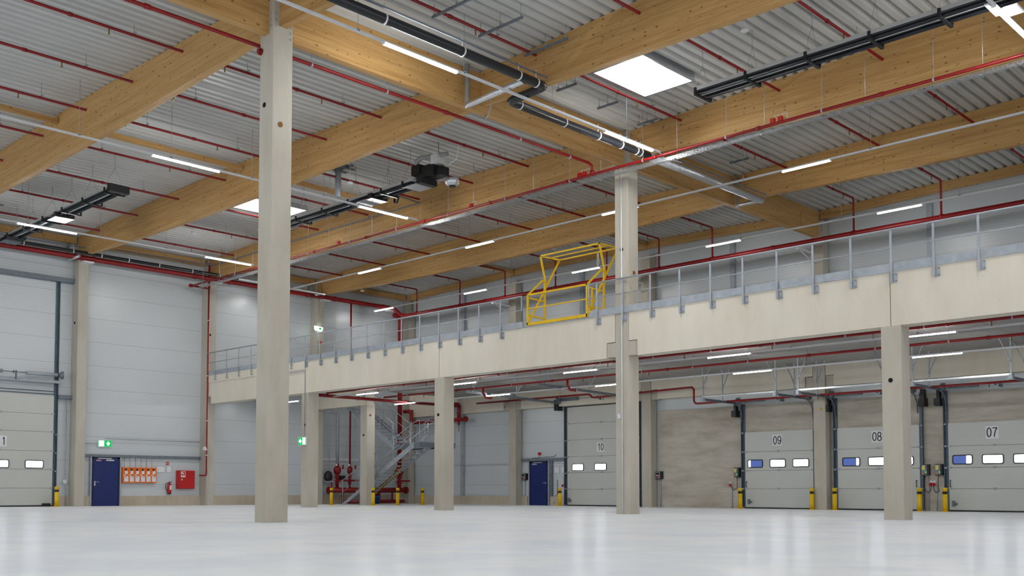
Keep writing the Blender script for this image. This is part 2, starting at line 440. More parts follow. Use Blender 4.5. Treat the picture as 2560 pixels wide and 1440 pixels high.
for i in range(3):
    xbeam(['edge glulam beam on top of the dock wall, nearest the end wall','edge glulam beam on top of the dock wall above the left of the mezzanine','edge glulam beam on top of the dock wall behind the pallet gate'][i], XU[i]+.02, XU[i+1]-(.02 if i<2 else .12), 36.62, ztop, bl, .16, 'edge glulam beams')
xbeam('edge glulam beam on top of the dock wall right of the girder', XG+.12, XR, 36.62, ztop, bl, .16, 'edge glulam beams')
def ybeam(label, x, y0, y1, z0, z1, w=.2, group=None, name='glulam_girder', cat='girder'):
    b = MB(); b.box(x-w/2,y0,z0,x+w/2,y1,z1); o = b.build(name, M['wood_y']); return tag(o, label, cat, group)
ybeam('glulam girder at the top left edge running towards the camera from the hall column', XG, -10, 11.79, 10.53, 11.55)
ybeam('glulam girder between the hall column and the full-height mezzanine column', XG, 12.285, 24.155, 10.53, 11.55)
g = ybeam('glulam girder from the full-height column back to the dock wall, silver duct under it', XG, 24.645, 36.5, 10.53, 11.55)
b = MB(); b.box(XG+.1,35.0,10.78,XG+.115,35.5,11.25); b.build('wood_patch', M['wood_x'], g)
for y0, y1, lab in ((5.9,11.92,'slim glulam purlin at the left edge in front of the first beam'),(12.16,18.08,'slim glulam purlin above the second row light left of the hall column'),(18.32,24.28,'slim glulam purlin left of the middle heater, behind the hall column')):
    ybeam(lab, -30.2, y0, y1, 11.52, 11.68, .12, None, 'glulam_purlin', 'purlin')
for x, lab in ((-26.95,'slim glulam purlin to the dock wall, right of the full-height column'),(-35.18,'slim glulam purlin to the dock wall, left of the pallet gate')):
    ybeam(lab, x, 30.62, 36.52, 11.55, 11.72, .12, None, 'glulam_purlin', 'purlin')
yy = [(12.2,18.05,'above the left dock door'),(18.5,24.1,'above the navy door'),(24.6,30.3,'above the left end of the mezzanine'),(30.75,36.4,'in the far corner')]
for y0, y1, lab in yy:
    ybeam('end wall glulam edge beam '+lab, -43.48, y0, y1, 11.25, 11.53, .16, None, 'glulam_edge_beam', 'beam')

# ------------------------------------------------------------------ skylights
def skylight(label, x0, x1, y0, y1, z):
    t = thing('skylight', label, 'skylight', ((x0+x1)/2,(y0+y1)/2,z), 'roof skylights')
    b = MB(); w = .05
    for q in ((x0-w,y0-w,x1+w,y0),(x0-w,y1,x1+w,y1+w),(x0-w,y0,x0,y1),(x1,y0,x1+w,y1)): b.box(q[0],q[1],z-.02,q[2],q[3],z+.2)
    b.build('frame', M['alu'], t)
    b = MB(); b.box(x0,y0,z,x1,y1,z+.02); b.build('pane', M['sky'], t)
skylight('square bright skylight in the roof above the right radiant heater', -16.52,-14.98,20.15,22.35,11.56)
skylight('bright skylight partly hidden behind the free-standing hall column', -34.75,-33.15,20.45,22.7,11.66)

# ------------------------------------------------------------------ tube lighting
def trunk(label, p, q, rods, group, zt, name='light_trunking'):
    p, q = Vector(p), Vector(q); t = thing(name, label, 'lighting trunking', p, group)
    b = MB(); b.bar(p+Vector((0,0,.045)), q+Vector((0,0,.045)), .06, .05); b.build('trunking', M['rail_white'], t)
    d = (q-p)
    for k in range(rods):
        c = p+d*((k+.5)/rods); top = zt if not callable(zt) else zt(c.x)
        b = MB(); b.cyl((c.x,c.y,c.z+.06),(c.x,c.y,top),.006,6); b.box(c.x-.03,c.y-.03,c.z+.05,c.x+.03,c.y+.03,c.z+.10); b.build('suspension_rod', M['galv'], t)
    return t
def lamp_proto(axis, L, mat, k=1.0):
    t = thing('tube_light','x','tube light',(0,0,0),'lit tube lights')
    h = L/2
    b = MB(); prof = [(-.045*k,.0),(-.035*k,-.035*k),(.035*k,-.035*k),(.045*k,.0)]
    b.ext([(i,j+.02) for i, j in prof], axis, -h, h); W0[t] = Vector((0,0,0)); b.build('diffuser', mat, t)
    b = MB(); b.box(*((-h,-.055*k,.021,h,.055*k,.034) if axis == 'x' else (-.055*k,-h,.021,.055*k,h,.034))); b.build('housing', M['rail_white'], t)  # sheet added above the diffuser to stop its light going up
    for s in (-1, 1):
        b = MB()
        if axis == 'x': b.box(s*h,-.045,-.018,s*(h+.03),.045,.03)
        else: b.box(-.045,s*h,-.018,.045,s*(h+.03),.03)
        b.build('end_cap', M['rail_white'], t)
    return t
ZL = 10.2
trunk('light trunking from the top edge past the hall column to the red main', (-16.69,-4,ZL), (-16.69,23.26,ZL), 9, None, ztop)
trunk('light trunking crossing in front of the hall column to the middle tube light', (-27.1,2,ZL), (-27.1,23.2,ZL), 8, None, ztop)
trunk('light trunking at far left near the end wall heater', (-37.55,2,ZL), (-37.55,23.1,ZL), 8, None, ztop)
trunk('light trunking at the top right corner across the long heater', (-6.8,-4,ZL), (-6.8,23.2,ZL), 9, None, ztop)
trunk('light trunking along the hall just under the mezzanine-side glulam beam', (-42.8,27.17,ZL), (6,27.17,ZL), 12, None, ztop)
trunk('light trunking along the mezzanine rear above the red wall pipe', (-42.7,33.6,ZL), (6,33.6,ZL), 12, None, ztop)
pl = lamp_proto('y', 2.1, M['tube']); first = True
rows = [(-16.69,[(14.4,'tube light at the top centre above the black pipe'),(21.85,'tube light over the full-height column beside the black pipe')]),
        (-27.1,[(14.4,'tube light left of the hall column below the slim purlin'),(21.7,'tube light in front of the wide glulam beam, middle of the photo')]),
        (-37.55,[(14.55,'tube light at far left over the small heater'),(21.9,'tube light at the left beside the red pipe junction')]),
        (-6.8,[(21.7,'large glaring tube light at the top right corner')])]
for x, L in rows:
    for y, lab in L:
        if first: pl.location = (x,y,ZL); W0[pl] = Vector((x,y,ZL)); pl['label'] = lab; first = False
        else: dup(pl, (x,y,ZL), lab)
px = lamp_proto('x', 1.52, M['tube_x']); first = True
names_c = {-34.85:'tube light on the first rail over the mezzanine, just right of the hall column',-28.0:'tube light on the first rail over the mezzanine, halfway to the full-height column',-21.15:'tube light half hidden behind the full-height column',-14.27:'tube light on the first rail over the mezzanine, right of the girder',-41.8:'tube light hidden behind the hall column edge'}
names_d = {-41.85:'rear tube light above the mezzanine nearest the far corner',-34.92:'rear tube light above the mezzanine left of the pallet gate',-28.03:'rear tube light seen through the yellow pallet gate',-21.15:'rear tube light above the mezzanine right of the full-height column',-14.25:'rear tube light at the right above the red wall pipe'}
for y, names in ((27.17,names_c),(33.6,names_d)):
    for x, lab in names.items():
        if x == -41.8: continue
        if first: px.location = (x,y,ZL); W0[px] = Vector((x,y,ZL)); px['label'] = lab; first = False
        else: dup(px, (x,y,ZL), lab)
dup(px, (-41.97,27.17,ZL), names_c[-41.8])
# under the mezzanine
ZM = 4.86
trunk('front light trunking under the mezzanine', (-42.9,27.2,ZM), (2,27.2,ZM), 12, None, 5.55)
trunk('rear light trunking under the mezzanine', (-38.7,31.6,ZM), (2,31.6,ZM), 12, None, 5.55)
pm = lamp_proto('x', 1.52, M['tube_mezz'], .72); pm['group'] = 'lit tubes under the mezzanine'; first = True
m1 = [(-40.9,'tube light under the mezzanine between hall column and exit sign column'),(-34.95,'tube light under the mezzanine above the stair'),(-28.95,'tube light under the mezzanine right beside the stair-side column'),(-22.95,'front tube light under the mezzanine left of the full-height column'),(-16.95,'front tube light under the mezzanine over the bare concrete wall'),(-10.85,'front tube light under the mezzanine right of the right column')]
m2 = [(-37.7,'rear tube light under the mezzanine in front of the red riser'),(-31.4,'rear tube light under the mezzanine over the rear navy door'),(-25.1,'rear tube light under the mezzanine touching the full-height column'),(-18.75,'rear tube light under the mezzanine over dock door 09'),(-12.3,'rear tube light under the mezzanine over dock door 07')]
for y, L in ((27.2,m1),(31.6,m2)):
    for x, lab in L:
        if first: pm.location = (x,y,ZM); W0[pm] = Vector((x,y,ZM)); pm['label'] = lab; first = False
        else: dup(pm, (x,y,ZM), lab)

# ------------------------------------------------------------------ red sprinkler pipes
ZP = 11.43
def heads(t, pts, mat='brass'):
    for p in pts:
        b = MB(); b.cyl((p[0],p[1],p[2]-.03),(p[0],p[1],p[2]-.13),.016,8); b.lathe((p[0],p[1],p[2]-.16),[(.03,0),(.03,.006),(.012,.012),(.012,.04)],10); b.build('sprinkler_head', M[mat], t)
def clamp_x(t, x, y, z, zt):
    b = MB(); b.box(x-.20,y-.02,z+.035,x+.10,y+.02,z+.065); b.box(x-.006,y-.006,z+.06,x+.006,y+.006,zt); b.build('pipe_hanger', M['galv'], t)
where = {-10.66:'rightmost red sprinkler pipe under the roof deck',-13.51:'red sprinkler pipe under the roof deck passing the long right heater',-16.68:'red sprinkler pipe beside the bright skylight',-22.74:'red sprinkler pipe left of the girder',
 -25.4:'red sprinkler pipe over the burner of the middle heater',-28.25:'red sprinkler pipe over the middle heater',-31.3:'red sprinkler pipe left of the middle heater',-34.6:'red sprinkler pipe near the end of the left heater',-37.83:'red sprinkler pipe across the left heater',-41.2:'red sprinkler pipe nearest the end wall'}
for x, lab in where.items():
    y0 = -8 if x > -36 else 4
    xr = x+.12
    t = thing('sprinkler_pipe', lab, 'sprinkler pipe', (x,20,ZP), 'red sprinkler pipes under the roof')
    b = MB(); b.tube([(x,y0,ZP),(x,35.22,ZP),(x,35.28,ZP-.02),(x,35.3,ZP-.08),(x,35.3,10.12)], .036, 10); b.build('pipe', M['red'], t)
    hp = []
    for yb in YB[:1]+YB[1:]:
        for dy in (1.05, 4.0): hp.append((x, yb+dy, ZP))
    hp += [(x, 10.1, ZP), (x, 7.1, ZP)]
    heads(t, hp)
    for yb in (6.0,)+tuple(YB):
        for dy in (1.7, 4.7):
            if yb+dy < 35: clamp_x(t, x, yb+dy, ZP, ztop(x)+.05)
    b = MB()
    for yb in (6.0,)+tuple(YB):
        if yb+3.2 < 35: b.tube([(x,yb+3.15,ZP),(x,yb+3.25,ZP)], .048, 10)
    b.each('pipe_coupling', M['red'], t)
# main along the hall in front of the mezzanine
ZA, YA = 10.13, 23.23
t = thing('sprinkler_main', 'red main pipe along the hall below the wide glulam beam, wire tray beside it', 'sprinkler main', (-20,YA,ZA))
b = MB(); b.tube([(-43.0,YA,ZA),(8,YA,ZA)], .042, 12); b.build('pipe', M['red'], t)
b = MB()
for k in range(14):
    x = -40+k*3.3; b.tube([(x,YA,ZA),(x+.12,YA,ZA)], .055, 12)
b.each('pipe_coupling', M['red'], t)
for k in range(18):
    x = -42+k*2.75; b = MB(); b.cyl((x,YA,ZA+.05),(x,YA,ztop(x)+.02),.006,6); b.tube([(x-.02,YA,ZA),(x+.02,YA,ZA)],.05,12); b.build('suspension_rod', M['galv'], t)
t = thing('sprinkler_main', 'red pipe crossing the hall from the top left past the hall column to an elbow', 'sprinkler main', (-19.13,10,10.42))
b = MB(); b.tube([(-19.13,-8,10.36),(-19.13,23.05,10.45),(-19.13,23.2,10.41),(-19.13,23.23,10.3),(-19.13,23.23,10.13)], .042, 12); b.build('pipe', M['red'], t)
b = MB(); b.tube([(-19.13,23.23,10.24),(-19.13,23.23,10.14)],.075,12); b.tube([(-19.13,9.2,10.41),(-19.13,9.32,10.41)],.056,12); b.tube([(-19.13,17.3,10.43),(-19.13,17.42,10.43)],.056,12); b.each('pipe_coupling', M['red'], t)
for y in (8.0,13.2,15.4,20.1,22.2):
    b = MB(); b.cyl((-19.13,y,10.45),(-19.13,y,ztop(-19.13)),.007,6); b.tube([(-19.13,y-.02,10.42),(-19.13,y+.02,10.42)],.06,12); b.build('suspension_rod', M['galv'], t)
b = MB(); b.cyl((-18.96,11.74,10.22),(-18.96,11.787,10.22),.075,16); b.cyl((-18.96,11.70,10.22),(-18.96,11.74,10.22),.05,16)
tag(b.build('alarm_beacon', M['red']), 'small round red alarm device near the top of the hall column', 'alarm')
# wire mesh cable tray
b = MB(); y0, y1, z0 = 23.32, 23.47, 10.0
for y, z in ((y0,z0+.06),(y0,z0+.03),(y0,z0),(y0+.05,z0),(y0+.10,z0),(y1,z0),(y1,z0+.03),(y1,z0+.06)): b.bar((-42.5,y,z),(8,y,z),.009,.009)
for k in range(480):
    x = -42.5+k*.105; b.box(x,y0-.004,z0-.006,x+.009,y1+.004,z0+.002); b.box(x,y0-.007,z0,x+.009,y0+.004,z0+.06)
o = b.build('cable_tray', M['alu']); tag(o, 'bright wire mesh cable tray running beside the red main along the hall', 'cable tray')
for k in range(17):
    x = -41+k*2.75; c = MB(); c.bar((x,y0-.02,z0-.02),(x,y1+.02,z0-.02),.04,.03); c.cyl((x,y1+.01,z0),(x,y1+.01,ztop(x)),.007,6); c.build('tray_hanger', M['alu'], o)
# pipe on the end wall and dock wall
XE, ZE = -43.0, 10.6
t = thing('wall_main_pipe', 'thick red pipe high along the end wall and round the corner along the dock wall', 'main pipe', (XE,20,ZE))
b = MB(); b.tube([(XE,2,ZE),(XE,34.9,ZE),(XE+.12,35.15,ZE-.08),(XE+.5,35.3,10.2),(XE+1.0,35.3,10.11),(8,35.3,10.11)], [.11,.11,.11,.105,.1,.1], 14); b.build('pipe', M['red'], t)
b = MB()
for y in (9,17.75,18.55,23.3,25.1,29.5,31.2,34.4): b.tube([(XE,y,ZE),(XE,y+.14,ZE)], .13, 14)
for x in list(where)[:] + [-36,-20]: b.tube([(x-.07,35.3,10.11),(x+.07,35.3,10.11)], .12, 12)
b.each('pipe_coupling', M['red'], t)
for y in (18.2,24.3,30.5,34.8):
    b = MB(); b.box(-43.2,y-.05,ZE-.2,-42.85,y+.4,ZE-.13); b.build('wall_bracket', M['white'], t)
for x in (-34.93,-26.7,-18.47):
    b = MB(); b.box(x-.45,35.15,9.88,x-.35,36.4,9.95); b.bar((x-.4,35.3,9.9),(x-.4,36.4,9.5),.04,.04); b.build('wall_bracket', M['white'], t)
b = MB(); b.tube([(-43.02,24.1,10.1),(-43.02,24.1,1.45),(-43.05,24.1,1.40),(-43.1,24.05,1.38),(-43.1,23.8,1.38)], .035, 10)
o = b.build('hydrant_pipe', M['red']); tag(o, 'thin red pipe down the end wall column to the red hose cabinet', 'pipe')
for z in (8.6,6.0,3.9,2.3):
    b = MB(); b.tube([(-43.02,24.1,z),(-43.02,24.1,z+.04)],.045,10); b.build('pipe_clip', M['white'], o)
b = MB(); b.tube([(-43.0,23.23,10.13),(-43.0,23.9,10.13),(-43.0,24.1,10.1),(-43.0,24.1,11.3)],.045,10); b.tube([(-43.0,23.1,10.13),(-43.0,23.25,10.13)],.08,12)
tag(b.build('riser_pipe', M['red']), 'red vertical riser joining the pipes at the left end of the hall main', 'pipe')

# ------------------------------------------------------------------ black rainwater pipes and silver insulated laterals
def drain(label, pts, r, bands, mat='pipe_black', rail=True):
    t = thing('rainwater_pipe', label, 'rainwater pipe', pts[0])
    b = MB(); b.tube(pts, r, 14); b.build('pipe', M[mat], t)
    for (p, d) in bands:
        p, d = Vector(p), Vector(d); b = MB(); b.tube([p-d*.02, p+d*.02], r*1.1, 14); b.cyl((p.x,p.y,p.z+r),(p.x,p.y,p.z+r+.22),.008,6); b.build('pipe_clamp', M['white'], t)
    return t
ZR = 10.40
Yd = (0,1,0)
t = drain('thick black rainwater pipe across the top centre with a double elbow under the beam', [(-16.12,-4,ZR),(-16.12,17.66,ZR),(-16.16,17.78,ZR),(-16.28,17.82,ZR),(-17.16,17.82,ZR-.03),(-17.28,17.86,ZR-.03),(-17.32,17.98,ZR-.03),(-17.32,23.6,ZR-.03)], .105,
      [((-16.12,y,ZR),Yd) for y in (9.6,11.0,12.9,15.1,16.9,17.5)]+[((-17.32,y,ZR-.03),Yd) for y in (18.2,19.9,21.3,22.3,23.0,23.2)])
b = MB(); b.bar((-16.12,-4,ZR+.24),(-16.12,17.9,ZR+.24),.04,.03); b.bar((-17.32,18,ZR+.2),(-17.32,30.2,ZR+.2),.04,.03); b.build('carrier_rail', M['galv_dark'], t)
def lagged(label, pts, r): b = MB(); b.tube(pts, r, 12); return tag(b.build('insulated_pipe', M['foil']), label, 'insulated pipe')
lagged('silver foil wrapped duct under the girder beyond the full-height column', [(-17.34,23.75,ZR-.03),(-17.34,29.9,ZR-.03)], .125)
lagged('silver wrapped pipe dropping from the roof and turning level under the second beam', [(-18.42,17.42,11.5),(-18.42,17.42,10.52),(-18.38,17.40,10.43),(-18.28,17.36,10.41),(-16.24,17.2,10.40)], .075)
lagged('silver wrapped pipe dropping beside the girder at the end of the foil duct', [(-18.42,30.1,11.5),(-18.42,30.1,10.5),(-18.36,30.05,10.42),(-18.2,30.0,10.40),(-17.4,29.95,10.38)], .065)
lagged('short silver wrapped pipe slanting out from the end wall above the left column', [(-43.5,17.72,11.5),(-43.5,17.72,10.6),(-43.42,17.73,10.5),(-43.2,17.76,10.5),(-42.5,17.8,10.55)], .06)
lagged('silver wrapped pipe dropping in the corner above the mezzanine left end', [(-43.5,30.0,11.5),(-43.5,30.0,10.75),(-43.4,30.0,10.64),(-42.5,30.0,10.62)], .06)
drain('black rainwater pipe running high along the end wall above the red pipe', [(-42.4,2,10.68),(-42.4,25.2,10.68)], .075, [((-42.4,y,10.68),Yd) for y in (15.5,17.5,18.7,19.9,21.3,22.9,24.3)])
lagged('silver foil continuation of the black end wall pipe', [(-42.4,25.25,10.68),(-42.4,30.2,10.62)], .085)
b = MB(); b.tube([(-42.6,2,10.82),(-42.6,18.9,10.95),(-42.6,19.2,11.15)],.022,8); tag(b.build('gas_pipe',M['galv_dark']),'thin grey pipe above the black pipe on the end wall','pipe')
b = MB(); b.tube([(-42.6,19.4,11.1),(-42.6,23.9,11.15),(-42.5,24.0,11.13),(-28.0,24.0,11.17),(-27.7,23.85,11.1),(-27.3,22.5,11.0),(-27.3,22.35,10.9)],.026,8)
o = b.build('gas_pipe',M['galv_dark']); tag(o,'long thin grey gas pipe along the glulam beam up to the middle heater','pipe')
b = MB(); b.tube([(-27.3,22.35,10.95),(-27.3,22.35,10.72),(-27.1,22.3,10.68),(-26.9,22.2,10.8),(-26.7,21.6,10.85)],.035,8); b.build('hose', M['black'], o)

# ------------------------------------------------------------------ radiant heaters
def heater(label, x0, x1, yc, z, bars, w=.62):
    t = thing('radiant_heater', label, 'heater', ((x0+x1)/2,yc,z))
    h = w/2
    b = MB(); b.ext([(yc-h,z),(yc-h*.5,z+.16),(yc+h*.5,z+.16),(yc+h,z)], 'x', x0, x1); b.build('hood', M['rail_white'], t)
    b = MB(); b.box(x0+.02,yc-h+.012,z-.012,x1-.02,yc+h-.012,z-.001); b.build('dark_lining', M['lining'], t)
    for s in (-1, 1):
        b = MB(); b.tube([(x0+.05,yc+s*.17,z-.045),(x1-.05,yc+s*.17,z-.045)], .052, 12); b.build('radiant_tube', M['hood_dark'], t)
    b = MB(); b.box(x0,yc-.022,z-.03,x1,yc+.022,z-.012); b.build('reflector_strip', M['rail_white'], t)
    for x in bars:
        b = MB(); b.box(x-.035,yc-h-.03,z-.13,x+.035,yc+h+.03,z-.09); b.box(x-.03,yc-h-.05,z-.12,x+.03,yc-h-.01,z+.06); b.box(x-.03,yc+h+.01,z-.12,x+.03,yc+h+.05,z+.06); b.build('cross_bracket', M['black'], t)
        b = MB(); zt = ztop(x)
        b.tube([(x,yc-h-.02,z+.1),(x,yc,zt-.45)],.006,5); b.tube([(x,yc+h+.02,z+.1),(x,yc,zt-.45)],.006,5); b.tube([(x,yc,zt-.45),(x,yc,zt+.02)],.008,5); b.build('suspension_wire', M['galv'], t)
    return t
def endcap(t, x, yc, z, w=.62, l=.22):
    b = MB(); b.box(x-l/2,yc-w/2-.02,z-.13,x+l/2,yc+w/2+.02,z+.12); return b.build('return_box', M['black'], t)
ZH = 10.58
t = heater('long dark radiant heater hanging at the top right in front of the wide beam', -14.0, -3.0, 21.22, ZH, (-13.9,-12.5,-10.95,-9.45,-7.95,-6.4,-4.9))
t = heater('dark radiant heater with burner hanging in the middle, behind the hall column', -33.6, -24.6, 21.12, ZH, (-32.5,-31.0,-29.4,-27.9,-26.1,-25.0))
for x in (-27.1,-24.6):
    b = MB(); b.box(x-.32,20.80,ZH-.16,x+.32,21.44,ZH-.13); b.each('deflector_plate', M['grey'], t)
    b = MB(); b.box(x+.30,20.78,ZH-.16,x+.52,21.46,ZH+.02); b.build('bracket_box', M['black'], t)
b = MB(); b.box(-24.5,20.95,ZH+.05,-23.7,21.45,ZH+.42); b.box(-24.7,20.9,ZH+.2,-24.3,21.2,ZH+.5); b.box(-23.7,21.05,ZH+.02,-23.45,21.4,ZH+.3); b.build('burner', M['black'], t)
b = MB(); b.box(-23.78,20.92,ZH+.38,-23.48,21.25,ZH+.68); b.build('control_unit', M['white'], t)
b = MB(); b.tube([(-24.5,21.0,ZH+.45),(-24.5,20.95,ZH+.62),(-24.3,20.95,ZH+.7),(-23.9,21.0,ZH+.66),(-23.2,21.1,ZH+.62)], .075, 10); b.build('flue_hose', M['grey'], t)
b = MB(); b.lathe((-23.35,21.45,ZH-.30),[(.12,0),(.20,.06),(.235,.16),(.2,.24)],18); b.build('air_intake', M['alu'], t)
b = MB(); b.lathe((-23.35,21.45,ZH-.32),[(.11,0),(.13,.025)],18); b.build('intake_opening', M['black'], t)
b = MB(); b.tube([(-23.3,21.2,ZH+.3),(-22.9,21.2,ZH+.4),(-22.75,21.15,ZH+.7),(-22.75,21.1,11.65)],.014,6); b.build('power_cable', M['white'], t)
b = MB(); b.tube([(-23.5,21.0,ZH+.6),(-23.45,20.95,11.6)],.01,6); b.build('earth_cable', paint('green_cable', rgb(30,130,60)), t)
t = heater('short dark radiant heater with a black end cap hanging at far left', -42.4, -32.2, 14.72, ZH, (-41.0,-39.4,-37.6,-35.9,-34.2,-32.5))
endcap(t, -32.2, 14.72, ZH)
for x in (-36.9,-41.6):
    b = MB(); b.box(x-.32,14.40,ZH-.16,x+.32,15.04,ZH-.13); b.each('deflector_plate', M['galv_dark'], t)
    b = MB(); b.box(x+.30,14.38,ZH-.16,x+.48,15.06,ZH+.02); b.build('bracket_box', M['black'], t)
for (x, y, lab) in ((-28.2,20.6,'grey flue with flashing plate through the roof by the middle heater'),(-40.9,13.6,'brownish flue with flashing plate through the roof at far left')):
    t = thing('roof_flue', lab, 'flue', (x,y,10.9))
    b = MB(); b.cyl((x,y,10.75),(x,y,ztop(x)),.10,14); b.build('flue_pipe', M['galv'], t)
    b = MB(); zz = ztop(x)-.02; b.box(x-.5,y-.28,zz-.04,x+.5,y-.18,zz); b.box(x-.5,y+.18,zz-.04,x+.5,y+.28,zz); b.box(x-.28,y-.5,zz-.08,x-.18,y+.5,zz-.04); b.box(x+.18,y-.5,zz-.08,x+.28,y+.5,zz-.04); b.each('flashing_frame', M['galv_dark'], t)
t = thing('burner_unit','cluttered heater burner with silver pipes at the left edge under the flue','burner',(-41.6,13.4,10.6))
b = MB(); b.tube([(-43.2,12.6,10.75),(-41.2,13.5,10.85)],.05,8); b.tube([(-43.2,12.9,10.55),(-41.4,13.55,10.6)],.035,8); b.tube([(-41.2,13.6,10.8),(-40.9,13.7,10.72),(-41.0,13.8,10.5),(-41.6,13.8,10.4)],.05,8); b.build('pipework', M['galv_dark'], t)
b = MB(); b.lathe((-41.3,13.5,10.66),[(.1,0),(.14,.05),(.14,.18),(.08,.24)],14); b.build('fan_housing', M['alu'], t)

# mounting rails under the deck
rails = [(-16.84,-15.42,16.3,'grey mounting rail under the deck, upper of the two above the black pipe'),(-16.8,-15.4,17.82,'grey mounting rail under the deck just in front of the second beam'),(-17.7,-17.0,20.03,'small grey mounting rail under the deck left of the skylight, first behind the beam'),(-17.72,-17.0,21.77,'small grey mounting rail under the deck, second left of the skylight'),
         (-17.7,-17.0,23.58,'small grey mounting rail under the deck just before the wide beam'),(-17.65,-16.96,28.48,'small grey mounting rail under the deck behind the red main'),(-16.9,-15.3,14.9,'grey mounting rail under the deck at the top centre')]
for x0, x1, y, lab in rails:
    t = thing('mounting_rail', lab, 'mounting rail', ((x0+x1)/2,y,11.36), 'mounting rails under the roof deck')
    b = MB(); b.box(x0,y-.025,11.34,x1,y+.025,11.39); b.build('rail', M['galv_dark'], t)
    for x in (x0+.06,(x0+x1)/2,x1-.06):
        b = MB(); b.cyl((x,y,11.39),(x,y,ztop(x)+.02),.008,6); b.cyl((x,y,11.36),(x,y,11.45),.02,6); b.build('threaded_rod', M['galv'], t)

# ------------------------------------------------------------------ railing on the mezzanine edge
def railing(label, x0, x1, posts, endpost):
    t = thing('guard_railing', label, 'railing', ((x0+x1)/2,24.1,6.03), 'galvanised railings along the mezzanine edge')
    y = 24.08
    b = MB(); b.tube([(x0,y,7.07),(x1,y,7.07)], .024, 10); b.build('top_rail', M['galv'], t)
    b = MB(); b.tube([(x0,y,6.615),(x1,y,6.615)], .014, 8); b.build('middle_rail', M['galv'], t)
    b = MB(); b.box(x0,24.115,6.035,x1,24.123,6.24); b.build('toe_board', M['galv'], t)
    for x in posts:
        b = MB(); b.ext([(x-.028,5.76),(x+.028,5.76),(x+.028,7.0),(x+.012,7.06),(x-.012,7.06),(x-.028,7.0)], 'y', y-.006, y+.006); p = b.build('post', M['galv'], t)
        b = MB(); b.box(x-.035,24.128,5.77,x+.125,24.149,5.985); b.box(x-.03,y,5.80,x+.03,24.14,5.83); b.build('base_plate', M['galv'], p)
        b = MB()
        for dx in (-.012,.102):
            for z in (5.80,5.955): b.cyl((x+dx,24.112,z),(x+dx,24.13,z),.015,8)
        b.each('anchor_bolt', M['galv_dark'], p)
    b = MB(); x = endpost
    b.box(x-.02,y-.01,6.6,x+.02,y+.01,7.08); b.build('end_upright', M['galv'], t)
    return t
P = [-8.39-1.0292*k for k in range(40)]
railing('grey steel railing on the mezzanine edge, left of the yellow pallet gate', -43.1, -22.84, [x for x in P if -43.1 < x < -22.9], -22.84)
railing('grey steel railing on the mezzanine edge, right of the yellow pallet gate', -19.98, -2.5, [-19.67]+[x for x in P if -18.7 < x]+[-7.36,-6.33,-5.3], -19.98)

# ------------------------------------------------------------------ yellow pallet safety gate
GX0, GX1, GY = -22.6, -20.08, 24.12
t = thing('pallet_safety_gate', 'yellow steel pallet safety gate at the gap in the mezzanine railing', 'gate', (-21.3,24.6,6.05))
s = .055
b = MB(); b.bar((GX0-.03,GY,6.12),(GX1+.03,GY,6.12),s,.10); b.build('bottom_bar', M['yellow'], t)
b = MB(); b.bar((GX0,GY,7.085),(GX1,GY,7.085),s,s); b.build('top_bar', M['yellow'], t)
b = MB(); b.bar((GX0,GY,6.63),(GX1,GY,6.63),.035,.035); b.build('middle_bar', M['yellow'], t)
for x, in ((GX0,),(GX1,)):
    b = MB(); b.bar((x,GY,6.1),(x,GY,7.1),s,s); b.build('front_upright', M['yellow'], t)
    xs = x+(.03 if x == GX1 else -.0)
    b = MB(); b.bar((x,24.95,6.04),(x,24.95,7.58),s,s); b.build('rear_upright', M['yellow'], t)
    b = MB(); b.bar((x,GY+.12 if x==GX1 else GY,7.0),(x,24.95,6.98),.04,.05); b.bar((x,GY+.12 if x==GX1 else GY,6.42),(x,24.95,6.40),.04,.05); b.each('side_bar', M['yellow'], t)
    if x == GX1:
        b = MB(); b.bar((x,GY+.24,6.05),(x,GY+.24,7.02),s,s); b.build('side_upright', M['yellow'], t)
    b = MB(); b.bar((x,GY,7.09),(x,24.78,7.63),.045,.05); b.build('front_link', M['yellow'], t)
    b = MB(); b.ext([(24.74,7.66),(24.80,7.70),(24.99,7.66),(25.05,7.58),(24.98,7.5),(24.93,7.56),(24.90,7.60)], 'x', x-.012, x+.012); b.build('pivot_plate', M['yellow'], t)
    b = MB(); b.bar((x,GY+.03,6.18),(x,25.70,8.50),.05,.05); b.build('swing_arm', M['yellow'], t)
    b = MB(); b.bar((x,25.0,7.60),(x,24.74,8.47),.05,.05); b.build('front_arm', M['yellow'], t)
    b = MB(); b.bar((x,24.72,8.47),(x,25.72,8.50),.05,.05); b.build('canopy_side', M['yellow'], t)
for y, z in ((24.74,8.48),(25.22,8.49),(25.70,8.50)):
    b = MB(); b.bar((GX0,y,z),(GX1,y,z),.05,.05 if y != 25.22 else .035); b.build('canopy_bar', M['yellow'], t)
b = MB(); b.tube([(-20.95,25.7,8.48),(-20.97,25.7,8.15),(-20.93,25.7,8.02),(-20.89,25.7,8.15),(-20.92,25.7,8.48)],.012,6); b.build('pull_rope', M['paper'], t)
b = MB()
for x, y, z in ((GX1,GY-.03,6.1),(GX1,GY-.03,7.09),(GX0,24.71,8.48),(GX1,24.71,8.48)): b.box(x-.022,y-.01,z-.022,x+.022,y+.01,z+.022)
b.each('black_cap', M['black'], t)
b = MB(); b.box(GX0-.15,24.10,6.035,GX1+.1,24.14,6.055); tag(b.build('edge_angle', M['galv']), 'thin bright steel angle on the slab edge under the pallet gate', 'steel angle')

